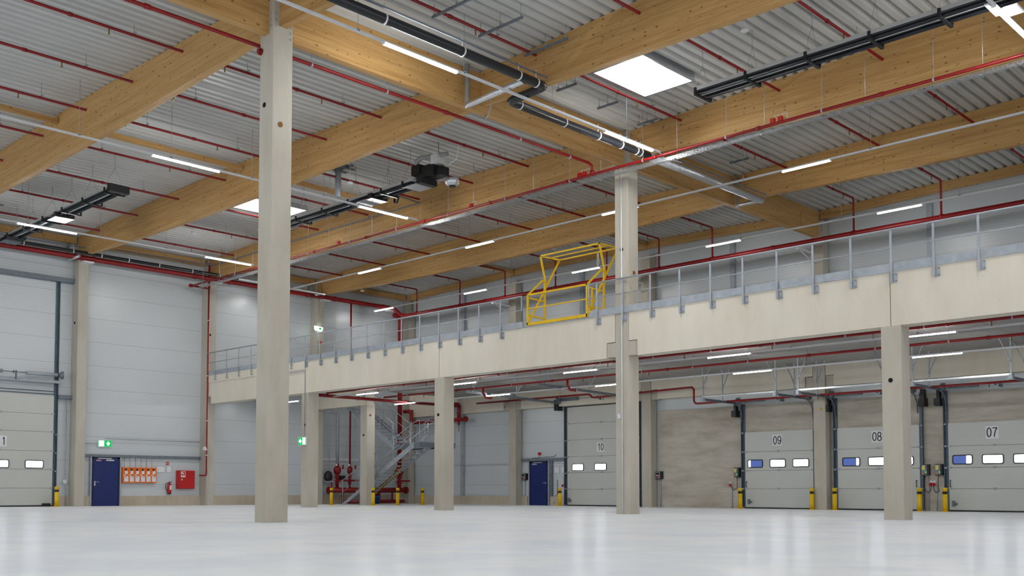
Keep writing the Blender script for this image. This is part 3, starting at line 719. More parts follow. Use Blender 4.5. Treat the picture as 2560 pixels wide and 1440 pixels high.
# ------------------------------------------------------------------ text
def digit_strokes(ch):
    E = lambda cx, cy, rx, ry, a0=0, a1=360, n=28: [(cx+rx*math.cos(math.radians(a0+(a1-a0)*k/n)), cy+ry*math.sin(math.radians(a0+(a1-a0)*k/n))) for k in range(n+1)]
    if ch == '0': return [E(0,0,.20,.46)]
    if ch == '1': return [[(.06,-.5),(.06,.5)], [(.06,.46),(0,.36),(-.10,.26)]]
    if ch == '7': return [[(-.22,.45),(.22,.45)], [(.22,.45),(.08,.20),(-.02,-.12),(-.07,-.5)]]
    if ch == '8': return [E(0,.235,.18,.225), E(0,-.225,.21,.245)]
    if ch == '9': return [E(0,.17,.20,.29), E(0,-.04,.20,.42,20,-150)]
    return []
def number_on(par, body, h, c, face, plane_sgn, mat):
    """each digit is a flat stroked shape; c is the centre of the number on its sheet"""
    w = h*.58; th = h*.055
    for n_, ch in enumerate(body):
        b = MB(); ox = (n_-(len(body)-1)/2)*w
        for st in digit_strokes(ch):
            P = [(ox+x*h, z*h) for x, z in st]; base = len(b.v); m = len(P)
            for k in range(m):
                p0 = P[max(k-1,0)]; p1 = P[min(k+1,m-1)]
                if P[0] == P[-1] or math.dist(P[0],P[-1]) < 1e-6: p0 = P[(k-1) % (m-1)]; p1 = P[(k+1) % (m-1)]
                dx, dz = p1[0]-p0[0], p1[1]-p0[1]; L = math.hypot(dx,dz) or 1; nx, nz = -dz/L*th, dx/L*th
                for d in (0, .002):
                    for sg in (-1, 1):
                        a, z = P[k][0]+sg*nx, P[k][1]+sg*nz
                        b.v.append((c[0]+a, c[1]-d, c[2]+z) if face == 'y' else (c[0]+d, c[1]+a, c[2]+z))
            for k in range(m-1):
                q = base+4*k
                for e in ((2,3),(0,2),(3,1)): b.face((q+e[0], q+e[1], q+4+e[1], q+4+e[0]))
        b.build('digit', mat, par)

# ------------------------------------------------------------------ doors
def roundrect(x0, z0, x1, z1, r=.07, n=4):
    pts = []
    for cx, cz, a in ((x1-r,z0+r,-90),(x1-r,z1-r,0),(x0+r,z1-r,90),(x0+r,z0+r,180)):
        for k in range(n+1):
            t = math.radians(a+90*k/n); pts.append((cx+r*math.cos(t), cz+r*math.sin(t)))
    return pts
def sectional(idx, label, face, a0, a1, plane, top, zj, wins, num, blue=None):
    """face 'y': wall normal -Y, a = X; face 'x': wall normal +X, a = Y"""
    sgn = -1 if face == 'y' else 1
    zb = fz(36.8 if face == 'y' else (a0+a1)/2)
    loc = ((a0+a1)/2, plane, zb) if face == 'y' else (plane, (a0+a1)/2, zb)
    t = thing('door_%d' % idx, label, 'dock door', loc, None, 'structure')
    def bx(b, a, c, z0, z1, d0, d1):
        if face == 'y': b.box(a, plane+sgn*d0, z0, c, plane+sgn*d1, z1)
        else: b.box(plane+sgn*d0, a, z0, plane+sgn*d1, c, z1)
    zs = [zb+.05]+list(zj)+[top]
    for i in range(len(zs)-1):
        b = MB(); bx(b, a0, a1, zs[i]+.006, zs[i+1]-.006, .01, .06); p = b.build('door_panel', M['doorpanel'], t)
        for a in (a0+.03,(a0+a1)/2,a1-.03):
            if i == 0: continue
            b = MB(); bx(b, a-.045, a+.045, zs[i]-.035, zs[i]+.045, .06, .085); b.each('hinge', M['galv'], p)
    b = MB(); bx(b, a0, a1, zb+.005, zb+.05, .01, .055); b.build('rubber_seal', M['black'], t)
    for k, (w0, w1) in enumerate(wins):
        b = MB(); o = roundrect(w0, 1.615, w1, 1.955); i_ = roundrect(w0+.035, 1.65, w1-.035, 1.92, .045)
        n = len(o)
        for (ring, d) in ((o,.06),(o,.085),(i_,.085),(i_,.06)):
            for (a, z) in ring: b.v.append((a,plane+sgn*d,z) if face == 'y' else (plane+sgn*d,a,z))
        for r0, r1 in ((0,1),(1,2),(2,3)):
            for q in range(n): b.face((r0*n+q, r0*n+(q+1)%n, r1*n+(q+1)%n, r1*n+q))
        f = b.build('door_window', M['black'], t)
        def pane(lo, hi, mat, nm='pane'):
            bb = MB(); bx(bb, lo, hi, 1.645, 1.925, .062, .068); bb.build(nm, mat, f)
        if blue and k == 0:
            lo, hi = w0+.03, w1-.03; cut = blue  # one pane split: daylight sliver and dim blue part, both as glow
            if cut > 0: pane(lo, hi-cut, M['door_blue']); pane(hi-cut, hi, M['door_light'], 'daylit_sliver')
            else: pane(lo, lo-cut, M['door_light'], 'daylit_sliver'); pane(lo-cut, hi, M['door_blue'])
        else: pane(w0+.03, w1-.03, M['door_light'])
    nc, txt = num
    b = MB(); bx(b, nc-.215, nc+.215, 2.49, 2.93, .062, .066); s = b.build('number_sheet', M['paper'], t)
    c = (nc, plane+sgn*.068, 2.71) if face == 'y' else (plane+sgn*.068, nc, 2.71)
    number_on(s, txt, .33, c, face, sgn, M['ink'])
    return t
def tracks(t, face, a0, a1, plane, top, ztrack, cut=0):
    sgn = -1 if face == 'y' else 1
    def bx(b, a, c, z0, z1, d0, d1):
        if face == 'y': b.box(a, plane+sgn*d0, z0, c, plane+sgn*d1, z1)
        else: b.box(plane+sgn*d0, a, z0, plane+sgn*d1, c, z1)
    zb = fz(36.8 if face == 'y' else 17)
    for s, a in ((-1,a0),(1,a1)):
        b = MB(); lo, hi = (a-.13, a-.01) if s < 0 else (a+.01, a+.13)
        bx(b, lo, hi, zb, ztrack, .0, .04); m = lo if s < 0 else hi; bx(b, m-.012, m+.012, zb, ztrack, .0, .15); b.build('guide_track', M['track'], t)
        b = MB(); n = lo+.03 if s < 0 else hi-.03
        for z in (zb+.03, .76, 1.5, 2.27, 3.05): bx(b, n-.05*s*0-.03, n+.05, z-.03, z+.03, .09, .13)
        b.each('roller', M['galv'], t)
w = lambda l: [(a, a+.70) for a in l]
d9 = sectional(1, 'dock door 09 under the mezzanine, grey panels with three small windows', 'y', -22.22,-19.20, YW-.06, 3.09, (.763,1.504,2.27), [(-22.1,-21.4),(-21.09,-20.38),(-20.08,-19.37)], (-20.745,'09'), -.10)
d8 = sectional(2, 'dock door 08 under the mezzanine, partly hidden by the right column', 'y', -18.18,-15.03, YW-.06, 3.09, (.763,1.504,2.27), [(-17.99,-17.28),(-16.97,-16.26),(-15.95,-15.24)], (-16.61,'08'), .12)
d7 = sectional(3, 'dock door 07 at the right edge under the mezzanine', 'y', -14.0,-10.9, YW-.06, 3.10, (.763,1.504,2.27), [(-13.87,-13.17),(-12.86,-12.14),(-11.84,-11.12)], (-12.51,'07'), .19)
d10 = sectional(4, 'taller dock door 10 left of the full-height column, grey panels and white windows', 'y', -31.93,-27.75, YW, 4.66, (.748,1.531,2.296,3.082,3.868), [(-31.63,-30.91),(-30.25,-29.54),(-28.88,-28.17)], (-29.89,'10'))
d11 = sectional(5, 'tall dock door at the left edge in the end wall with white windows', 'x', 13.1,17.36, XW, 4.70, (.795,1.576,2.349,3.155,3.906), [(13.48,14.23),(14.86,15.61),(16.23,16.985)], (15.28,'11'))
tracks(d9,'y',-22.22,-19.20,YW-.06,3.09,4.25); tracks(d8,'y',-18.18,-15.03,YW-.06,3.09,4.25); tracks(d7,'y',-14.0,-10.9,YW-.06,3.1,4.25)
tracks(d10,'y',-31.93,-27.75,YW,4.66,5.0); tracks(d11,'x',13.1,17.36,XW,4.7,9.55)
b = MB(); b.box(-31.93,YW-.08,4.66,-27.75,YW-.02,4.70); b.build('black_seal', M['black'], d10)
b = MB(); b.box(-27.62,YW-.35,-.05,-27.5,YW-.3,4.69); b.build('side_cover', M['black'], d10)
for z in (4.74,4.86):
    b = MB(); b.box(XW+.02,13.1,z,XW+.06,17.36,z+.03); b.build('head_seal', M['track'], d11)
def handle(t, a, plane, z=1.05):
    b = MB(); b.tube([(a,plane-.06,z-.12),(a,plane-.12,z-.12),(a,plane-.12,z+.12),(a,plane-.06,z+.12)],.014,6); b.build('handle', M['black'], t)
handle(d8,-15.14,YW-.06,.95); handle(d7,-13.94,YW-.06,.95); handle(d9,-22.15,YW-.06,.95)
for t_, a in ((d9,-22.05),(d7,-13.85),(d10,-31.8)):
    b = MB(); b.tube([(a,YW-.12,.2),(a+.12,YW-.14,.24)],.04,8); b.box(a-.06,YW-.16,.14,a+.04,YW-.12,.34); b.build('door_bumper', M['galv_dark'], t_)
b = MB(); b.box(XW+.06,16.95,.03,XW+.22,17.25,.16); b.build('door_bumper', M['black'], d11)

def shaft(label, x0, x1, y, z, t_over=None):
    t = thing('spring_shaft', label, 'spring shaft', ((x0+x1)/2,y,z))
    b = MB(); b.cyl((x0,y,z),(x1,y,z),.018,8); b.build('shaft', M['galv'], t)
    b = MB(); b.cyl((x0+.25,y,z),(x0+1.3,y,z),.07,14); b.build('torsion_spring', M['galv_dark'], t)
    for x in (x0+.02,x1-.14):
        b = MB(); b.cyl((x,y,z),(x+.12,y,z),.14,18); b.build('cable_drum', M['galv_dark'], t)
    xm = (x0+x1)/2+.2; b = MB(); b.cyl((xm,y,z),(xm+.05,y,z),.06,10); b.box(xm+.12,y-.02,z-.12,xm+.16,y+.3,z+.03); b.build('centre_bearing', M['galv_dark'], t)
    return t
for lab, x0, x1 in (('09 beside the bare concrete wall',-22.4,-19.1),('08 behind the right column',-18.3,-15.0),('07 at the right edge',-14.1,-10.85)):
    shaft('torsion spring shaft above dock door '+lab, x0, x1, 36.45, 4.36)
    # horizontal tracks hung from the slab
    t = thing('door_track_rack', 'galvanised overhead track rack hung above dock door '+lab, 'door track', ((x0+x1)/2,35,4.3), 'overhead door track racks')
    for x in (x0+.06,x1-.06):
        b = MB(); b.box(x-.03,33.85,4.22,x+.03,36.2,4.25); b.box(x-.03,33.85,4.22,x-.02,36.2,4.32)
        b.tube([(x,36.2,4.235),(x,36.5,4.15),(x,36.7,3.9),(x,36.76,3.5)],.025,6); b.build('horizontal_track', M['galv_dark'], t)
        b = MB(); b.box(x-.06,33.8,4.2,x+.06,34.0,4.36); b.build('track_end', M['galv'], t)
        b = MB(); b.bar((x,33.9,4.3),(x,33.9,5.55),.05,.04); b.bar((x,33.9,4.75),(x+.35 if x < (x0+x1)/2 else x-.35,33.9,5.54),.04,.03); b.bar((x,35.3,4.28),(x,35.3,5.55),.05,.04); b.bar((x,35.3,4.75),(x+.35 if x < (x0+x1)/2 else x-.35,35.3,5.54),.04,.03); b.each('hanger', M['galv'], t)
    b = MB(); b.box(x0+.05,33.84,4.33,x1-.05,33.90,4.39); b.build('rear_rail', M['alu'], t)
    b = MB(); b.box(x0-.26,36.45,3.72,x0-.06,36.8,3.98); b.box(x0-.2,36.55,3.98,x0-.1,36.75,4.35); m = b.build('door_motor', M['black']); tag(m, 'black door motor beside the track of dock door '+lab, 'motor', 'dock door motors')
b = MB(); b.box(-14.92,36.45,3.72,-14.7,36.8,4.0); b.box(-14.88,36.55,4.0,-14.75,36.75,4.35); tag(b.build('door_motor', M['black']), 'black door motor to the right of dock door 08', 'motor', 'dock door motors')
shaft('torsion spring shaft above the tall dock door 10 by the full-height column', -32.1, -27.6, 36.3, 4.98)
t = thing('door_track_rack','galvanised overhead track rack hung above dock door 10','door track',(-29.8,33,4.75),'overhead door track racks')
for x in (-32.0,-27.7):
    b = MB(); b.bar((x,30.2,5.0),(x,36.5,4.86),.06,.06); b.bar((x,30.2,4.94),(x,36.5,4.8),.03,.03); b.build('horizontal_track', M['galv_dark'], t)
    for y in (30.6,33.4):
        b = MB(); b.bar((x,y,4.98),(x,y,5.55),.05,.04); b.bar((x,y,5.1),(x+.35,y,5.54),.04,.03); b.each('hanger', M['galv'], t)
b = MB(); b.bar((-32.0,30.2,5.02),(-27.7,30.2,5.02),.04,.04); b.build('rear_rail', M['galv'], t)
b = MB(); b.box(-32.35,36.35,4.5,-32.1,36.7,5.0); tag(b.build('door_motor', M['black']), 'black door motor beside the track of dock door 10', 'motor', 'dock door motors')
# shaft over the left dock door
t = thing('spring_shaft','grey torsion spring and shaft above the tall left dock door','spring shaft',(-43.5,15.5,5.55))
b = MB(); b.cyl((-43.5,13.0,5.56),(-43.5,17.5,5.56),.018,8); b.build('shaft', M['galv_dark'], t)
b = MB(); b.cyl((-43.5,16.15,5.56),(-43.5,17.4,5.56),.075,14); b.cyl((-43.5,13.0,5.56),(-43.5,15.2,5.56),.075,14); b.build('torsion_spring', M['galv'], t)
b = MB(); b.tube([(-43.5,17.47,5.56),(-43.5,17.55,5.56),(-43.5,17.62,5.56)],[.06,.14,.17],16); b.build('cable_drum', M['galv_dark'], t)
b = MB(); b.box(-43.55,15.72,5.25,-43.45,15.76,5.62); b.cyl((-43.5,15.62,5.56),(-43.5,15.66,5.56),.06,10); b.build('centre_bearing', M['galv_dark'], t)
b = MB(); b.box(-43.62,12.9,5.20,-43.44,17.6,5.24); b.box(-43.62,12.9,5.24,-43.58,17.6,5.33); tag(b.build('support_angle', M['galv']), 'bright horizontal steel angle carrying the spring above the left dock door', 'steel angle')
b = MB(); b.box(XW+.01,10,9.55,-43.5,18.06,9.74); tag(b.build('steel_rail', M['galv_dark']), 'long grey horizontal steel channel high above the left dock door', 'steel channel')
b = MB(); b.box(XW+.01,17.5,4.58,-43.55,18.06,4.74); tag(b.build('steel_rail', M['galv_dark']), 'short grey steel channel between left dock door and column', 'steel channel')

def hinged(idx, label, face, a0, a1, plane, zb, zt, handle_a, closer):
    sgn = -1 if face == 'y' else 1
    loc = ((a0+a1)/2, plane, zb) if face == 'y' else (plane,(a0+a1)/2,zb)
    t = thing('door_%d' % idx, label, 'door', loc, None, 'structure')
    def bx(b, a, c, z0, z1, d0, d1):
        if face == 'y': b.box(a, plane+sgn*d0, z0, c, plane+sgn*d1, z1)
        else: b.box(plane+sgn*d0, a, z0, plane+sgn*d1, c, z1)
        return b
    b = MB(); bx(b,a0-.09,a0-.02,zb,zt+.05,.0,.12); bx(b,a1+.02,a1+.09,zb,zt+.05,.0,.12); b.each('jamb', M['galv'], t)
    b = MB(); bx(b,a0-.02,a0+.10,zb,zt,.02,.09); bx(b,a1-.10,a1+.02,zb,zt,.02,.09); bx(b,a0-.02,a1+.02,zt-.10,zt,.02,.09); b.build('frame', M['navy_dark'], t)
    b = MB(); bx(b,a0+.06,a1-.06,zb+.01,zt-.07,.03,.10); leaf = b.build('leaf', M['blue'], t)
    b = MB()
    ah = handle_a; dirn = 1 if ah < (a0+a1)/2 else -1
    if face == 'x': b.tube([(plane+.10,ah,1.06),(plane+.16,ah,1.06),(plane+.16,ah+dirn*.17,1.06)],.014,6); b.box(plane+.1,ah-.03,.9,plane+.11,ah+.03,1.1)
    else: b.tube([(ah,plane-.10,1.06),(ah,plane-.16,1.06),(ah+dirn*.15,plane-.16,1.06)],.014,6); b.box(ah-.02,plane-.11,1.0,ah+.02,plane-.1,1.1)
    b.build('handle', M['alu'], leaf)
    c0, c1 = closer
    b = MB(); bx(b,c0,c1,zt-.19,zt-.13,.10,.16); bx(b,c0-.35 if face=='x' else c0+.05,c1-.1 if face=='x' else c1+.35,zt-.10,zt-.06,.10,.13); b.build('door_closer', M['alu'], leaf)
    return t
hd1 = hinged(6,'navy blue steel door in the end wall left of the orange alarm panel','x',19.03,20.24,XW,.012,2.17,19.15,(19.62,19.98))
b = MB(); b.box(XW+.10,19.2,1.97,XW+.106,19.42,2.03); b.build('sticker', paint('pink_sticker', rgb(205,150,160)), hd1)
hd2 = hinged(7,'navy blue steel door in the dock wall left of dock door 10','y',-34.36,-33.16,YW,-.045,2.13,-33.3,(-34.15,-33.85))
b = MB(); b.box(XW+.001,18.5,2.15,XW+.14,24.13,2.26); tag(b.build('steel_lintel_rail', M['galv_dark']), 'grey horizontal steel channel over the left navy door and alarm panel', 'steel channel')
b = MB(); b.box(-34.92,YW-.14,2.12,-32.05,YW-.001,2.26); tag(b.build('steel_lintel_rail', M['galv_dark']), 'grey horizontal steel channel over the rear navy door', 'steel channel')
b = MB(); b.box(-33.04,YW-.12,.4,-32.88,YW-.001,2.12); tag(b.build('steel_post', M['galv_dark']), 'grey steel post right of the rear navy door', 'post')

# ------------------------------------------------------------------ things on the end wall by the navy door
XF = XW
t = thing('smoke_vent_station','orange smoke vent panel with two rows of six white cards beside the navy door','alarm panel',(XF,21.15,1.03))
b = MB(); b.box(XF,20.36,1.03,XF+.16,21.95,1.71); b.build('housing', M['orange'], t)
for k in range(6):
    y = 20.52+k*.258
    b = MB(); b.box(XF+.16,y-.05,1.42,XF+.165,y+.075,1.56); b.build('upper_card', M['paper'], t)
    b = MB(); b.box(XF+.16,y-.05,1.57,XF+.168,y+.03,1.66); b.build('black_key_switch', M['black'], t)
    b = MB(); b.box(XF+.16,y-.12,1.36,XF+.166,y-.02,1.40); b.build('name_tag', M['paper'], t)
    b = MB(); b.box(XF+.16,y-.08,1.08,XF+.165,y+.11,1.33); c = b.build('lower_card', M['paper'], t)
    b = MB(); b.box(XF+.165,y-.03+.06*(k%2),1.27,XF+.167,y+.01+.06*(k%2),1.30); b.build('card_symbol', M['ink'], c)
for y0, y1, z0, z1, lab in ((21.99,22.42,1.50,1.80,'framed white plan on the wall right of the orange panel'),(22.50,22.74,1.50,1.81,'small white notice with a red border on the wall above the extinguisher')):
    t = thing('wall_notice', lab, 'notice', (XF,(y0+y1)/2,z0)); b = MB(); b.box(XF,y0,z0,XF+.012,y1,z1); b.build('frame', M['grey'], t)
    b = MB(); b.box(XF+.012,y0+.015,z0+.015,XF+.014,y1-.015,z1-.015); b.build('sheet', M['paper'], t)
t = thing('fire_sign','small red and white extinguisher sign on the wall above the notice','sign',(XF,22.54,1.85))
b = MB(); b.box(XF,22.46,1.85,XF+.008,22.62,1.99); b.build('plate', M['red_bright'], t)
b = MB(); b.box(XF+.008,22.475,1.87,XF+.011,22.50,1.975); b.box(XF+.008,22.475,1.92,XF+.011,22.55,1.935); b.box(XF+.008,22.57,1.87,XF+.011,22.585,1.95); b.each('symbol', M['paper'], t)
t = thing('hose_cabinet','red fire hose cabinet on the end wall beside the column','cabinet',(XF,23.38,.77))
b = MB(); b.box(XF,22.97,.77,XF+.22,23.80,1.61); b.build('body', M['red_bright'], t)
b = MB(); b.box(XF+.22,22.99,.79,XF+.235,23.78,1.59); dr = b.build('door', M['red_bright'], t)
b = MB(); b.box(XF+.235,23.10,1.30,XF+.238,23.32,1.57); b.build('sign_plate', M['paper'], dr)
b = MB(); b.box(XF+.238,23.12,1.37,XF+.240,23.30,1.55); b.build('hose_symbol', M['red_bright'], dr)
b = MB(); b.box(XF+.240,23.13,1.46,XF+.242,23.19,1.53); b.box(XF+.240,23.20,1.40,XF+.242,23.24,1.50); b.build('hose_symbol_figure', M['paper'], dr)
b = MB(); b.cyl((XF+.235,23.15,1.19),(XF+.25,23.15,1.19),.04,14); b.build('lock', M['alu'], dr)
t = thing('fire_extinguisher','red fire extinguisher with black hose hanging on the end wall','extinguisher',(XF+.12,22.60,.53))
b = MB(); b.lathe((XF+.12,22.60,.58),[(.085,0),(.09,.02),(.09,.36),(.075,.41),(.035,.44)],16); b.build('cylinder', M['red_bright'], t)
b = MB(); b.lathe((XF+.12,22.60,.53),[(.088,0),(.088,.05)],16); b.build('foot', M['black'], t)
b = MB(); b.tube([(XF+.12,22.60,1.02),(XF+.12,22.60,1.06)],.025,8); b.box(XF+.10,22.56,1.05,XF+.14,22.70,1.07); b.bar((XF+.12,22.58,1.08),(XF+.12,22.72,1.12),.02,.015); b.build('valve', M['black'], t)
b = MB(); b.tube([(XF+.13,22.57,1.04),(XF+.13,22.45,1.02),(XF+.13,22.40,.9),(XF+.13,22.43,.75),(XF+.13,22.50,.66)],.015,8); b.build('hose', M['black'], t)
b = MB(); b.box(XF+.19,22.575,.72,XF+.214,22.655,.92); b.build('label_plate', M['paper'], t)
def exit_sign(label, face, c, w, h, arrow, flip=False):
    t = thing('exit_sign', label, 'exit sign', c)
    x, y, z = c
    def bx(b, a, e, z0, z1, d0, d1):
        if face == 'y': b.box(x+a, y-d0, z+z0, x+e, y-d1, z+z1)
        else: b.box(x+d0, y+a, z+z0, x+d1, y+e, z+z1)
        return b
    bx(MB(), -w/2-.02, w/2+.02, -.02, h+.02, 0, .06).build('housing', M['white'], t)
    bx(MB(), -w/2, w/2, 0, h, .06, .064).build('green_plate', M['green'], t)
    fa = (-w/2+.05*w, -w/2+.42*w) if not flip else (w/2-.42*w, w/2-.05*w)
    bx(MB(), fa[0], fa[1], .02, h-.02, .064, .067).build('lit_doorway', M['sign_lit'], t)
    cx = w*.24 if not flip else -w*.24; q = h*.34
    b = MB(); pts = [(-.16,1),(.16,1),(.16,.1),(.75,.45),(.75,0),(0,-1),(-.75,0),(-.75,.45),(-.16,.1)]
    if arrow == 'left': pts = [(j, i) for i, j in pts]
    ring = [(cx+i*q, h/2+j*q) for i, j in pts]
    if face == 'y': b.ext([(x+i, z+j) for i, j in ring], 'y', y-.064, y-.067)
    else: b.ext([(y+i, z+j) for i, j in ring], 'x', x+.064, x+.067)
    b.build('arrow', M['sign_lit'], t)
exit_sign('lit green exit sign with a down arrow on the wall above the left navy door', 'x', (XF,19.59,2.60), .60, .28, 'down')
exit_sign('lit green exit sign with a left arrow on the front of a mezzanine column', 'y', (-35.31,24.15,2.57), .52, .31, 'left', True)
t = thing('exit_sign','small white exit sign hanging on a rod above the mezzanine at the left','exit sign',(-43.0,30.2,8.82))
b = MB(); b.ext([(29.96,9.04),(30.46,9.0),(30.42,8.83),(30.38,8.80),(30.04,8.82),(29.98,8.86)],'x',-42.95,-42.88); b.build('housing', M['sign_lit'], t)
b = MB(); b.box(-42.88,30.20,8.87,-42.876,30.36,8.97); b.build('green_plate', M['green'], t)
b = MB(); b.cyl((-42.92,30.36,9.0),(-42.92,30.36,11.3),.012,6); b.build('rod', M['galv'], t)
t = thing('fire_sign','tiny red sign on the end wall column above the mezzanine railing','sign',(-43.12,30.48,8.2)); b = MB(); b.box(-43.15,30.40,8.2,-43.13,30.54,8.34); b.build('plate', M['red_bright'], t)
b = MB(); b.box(-43.13,30.41,8.22,-43.127,30.46,8.33); b.each('symbol', M['paper'], t)
t = thing('wall_speaker','small white wedge-shaped device on the end wall column','sounder',(-43.1,24.02,2.55)); b = MB(); b.ext([(23.98,2.70),(24.04,2.72),(24.10,2.55),(23.96,2.55)],'x',-43.14,-42.98); b.build('housing', M['white'], t)
b = MB(); b.tube([(-43.6,19.55,2.96),(-43.6,24.05,2.95)],.02,6); tag(b.build('cable_conduit', M['galv']),'grey cable conduit on the end wall above the navy door','conduit')
b = MB(); b.tube([(-43.66,18.5,2.73),(-43.66,19.25,2.72)],.018,6); tag(b.build('cable_conduit', M['galv']),'short grey conduit from the column to the exit sign','conduit')
b = MB(); b.tube([(-43.6,17.85,4.7),(-43.6,17.85,1.3),(-43.6,17.88,.75),(-43.6,17.9,.6),(-43.6,17.9,.05)],.022,6); o = b.build('cable_conduit', M['galv']); tag(o,'grey conduit and cable down the wall beside the left column','conduit')
b = MB(); b.box(-43.66,17.78,.98,-43.55,17.90,1.15); b.build('socket', M['white'], o)
b = MB(); b.tube([(-43.12,24.19,10.4),(-43.12,24.19,.05)],.02,6); tag(b.build('cable_conduit', M['white']),'white conduit down the end wall column beside the red pipe','conduit')
b = MB(); b.tube([(-43.6,18.55,2.1),(-43.6,18.55,1.1)],.015,6); o = b.build('cable_conduit', M['galv']); b = MB(); b.box(-43.68,18.5,1.0,-43.56,18.62,1.12); b.build('socket', M['grey'], o); tag(o,'thin conduit with a grey socket left of the navy door','conduit')
t = thing('cable_bundle','six thin grey cables running up from the orange panel','cables',(XF+.02,21.1,1.7))
for k in range(6): b = MB(); b.tube([(XF+.02,20.50+k*.258,1.71),(XF+.02,20.50+k*.258,2.15)],.008,5); b.build('cable', M['grey'], t)

# white conduit on the full-height column
b = MB(); b.tube([(-18.74,24.125,fz(24)),(-18.74,24.125,10.45)],.021,8); o = b.build('cable_conduit', M['white']); tag(o,'white plastic conduit up the front of the full-height column','conduit')
b = MB(); b.box(-18.90,24.10,2.86,-18.80,24.15,3.0); b.build('light_switch', M['white'], o)
b = MB(); b.tube([(-35.2,24.12,2.9),(-35.2,24.12,4.7),(-35.2,24.13,5.55),(-35.2,24.12,5.62),(-36.6,24.11,5.62)],.014,6); tag(b.build('cable_conduit', M['galv']),'thin grey conduit up from the column exit sign along the mezzanine edge','conduit')

# ------------------------------------------------------------------ bollards
t = thing('bollard','x','bollard',(0,0,0),'yellow bollards with black band')
b = MB(); b.lathe((0,0,.012),[(.085,0),(.085,.60)],20); b.lathe((0,0,.70),[(.085,0),(.085,.12),(.08,.135)],20); b.build('post', M['yellow'], t)
b = MB(); b.lathe((0,0,.612),[(.0865,0),(.0865,.088)],20); b.build('black_band', M['black'], t)
b = MB(); b.box(-.15,-.15,0,.15,.15,.014); b.build('foot_plate', M['yellow'], t)
bol = [(-43.1,17.32,'yellow bollard beside the tall left dock door'),(-40.85,29.6,'yellow bollard left of the staircase foot'),(-38.25,30.12,'yellow bollard right in front of the staircase column'),(-38.2,31.57,'yellow bollard in front of the blue pipe end'),(-38.2,33.15,'yellow bollard standing alone right of the stair'),
       (-31.95,36.3,'yellow bollard between the rear navy door and dock door 10'),(-22.15,36.25,'yellow bollard left of dock door 09'),(-18.98,36.22,'yellow bollard right of dock door 09, left of the column'),(-18.05,36.22,'yellow bollard left of dock door 08, right of the column'),(-14.85,36.25,'yellow bollard right of dock door 08'),(-13.95,36.25,'yellow bollard left of dock door 07')]
for i, (x, y, lab) in enumerate(bol):
    if i == 0: t.location = (x,y,fz(y)); t['label'] = lab
    else: dup(t, (x,y,fz(y)), lab)

# ------------------------------------------------------------------ dock control boxes and sockets
def control(label, x, y, z, kind=0):
    t = thing('door_control_box', label, 'control box', (x,y,z), 'door control boxes')
    if kind == 0:
        b = MB(); b.box(x-.13,y-.16,z,x+.13,y,z+.40); b.build('housing', M['black'], t)
        b = MB(); b.box(x-.12,y-.175,z+.02,x+.06,y-.16,z+.38); b.build('cover', M['galv_dark'], t)
        b = MB(); b.box(x-.11,y-.178,z+.20,x+.0,y-.175,z+.36); b.build('label_card', paint('pale_yellow_label', rgb(222,212,110)), t)
        b = MB(); b.box(x-.09,y-.19,z+.05,x-.03,y-.175,z+.10); b.build('main_switch', M['orange'], t)
        b = MB(); b.box(x+.02,y-.18,z+.10,x+.04,y-.175,z+.13); b.build('status_light', M['led'], t)
    else:
        b = MB(); b.box(x-.16,y-.15,z,x+.14,y,z+.33); b.build('housing', M['black'], t)
        b = MB(); b.box(x-.15,y-.17,z+.02,x+.06,y-.15,z+.31); b.build('cover', M['grey'], t)
        b = MB(); b.box(x-.13,y-.175,z+.18,x+.04,y-.17,z+.28); b.build('label_card', M['ink'], t)
        b = MB(); b.cyl((x-.02,y-.20,z+.09),(x-.02,y-.17,z+.09),.045,12); b.build('red_switch', M['red_bright'], t)
        b = MB(); b.box(x-.14,y-.18,z+.05,x-.07,y-.17,z+.12); b.build('blue_switch', M['bluepaint'], t)
    return t
yc = YW-.06
control('door control box with yellow label left of dock door 09', -22.58, yc, 1.24); control('left one of two door control boxes between doors 08 and 07', -14.80, yc, 1.24); control('right one of two door control boxes between doors 08 and 07', -14.32, yc, 1.24)
control('grey switch box with red switch on the bare wall right of the full-height column', -26.5, yc, 1.20, 1); control('grey switch box with red switch left of the rear navy door', -34.68, YW, 1.20, 1)
def cable(label, pts, r=.011, mat='black', cat='cable', name='cable'):
    b = MB(); b.tube(pts, r, 6); return tag(b.build(name, M[mat]), label, cat)
yk = yc-.05
cable('black cable looping from the left control box to the red sockets', [(-14.86,yk,1.24),(-14.88,yk,.9),(-14.85,yk,.7),(-14.75,yk,.62),(-14.66,yk,.7),(-14.63,yk,.88)])
cable('black cable looping from the right control box to the red sockets', [(-14.38,yk,1.24),(-14.40,yk,.9),(-14.36,yk,.7),(-14.46,yk,.62),(-14.54,yk,.7),(-14.56,yk,.86)])
for x, lab in ((-14.64,'red power socket, left of the pair between doors 08 and 07'),(-14.53,'red power socket, right of the pair between doors 08 and 07'),(-22.93,'red power socket on the bare wall left of dock door 09'),(-32.22,'red power socket beside dock door 10 behind the bollard')):
    t = thing('power_socket', lab, 'socket', (x,yc,.86), 'red power sockets'); y0 = yc if x > -30 else YW
    b = MB(); b.box(x-.045,y0-.06,.93,x+.045,y0,1.05); b.build('white_box', M['white'], t)
    b = MB(); b.tube([(x,y0-.03,.96),(x,y0-.12,.89)],.045,10); b.build('red_plug', M['red_bright'], t)
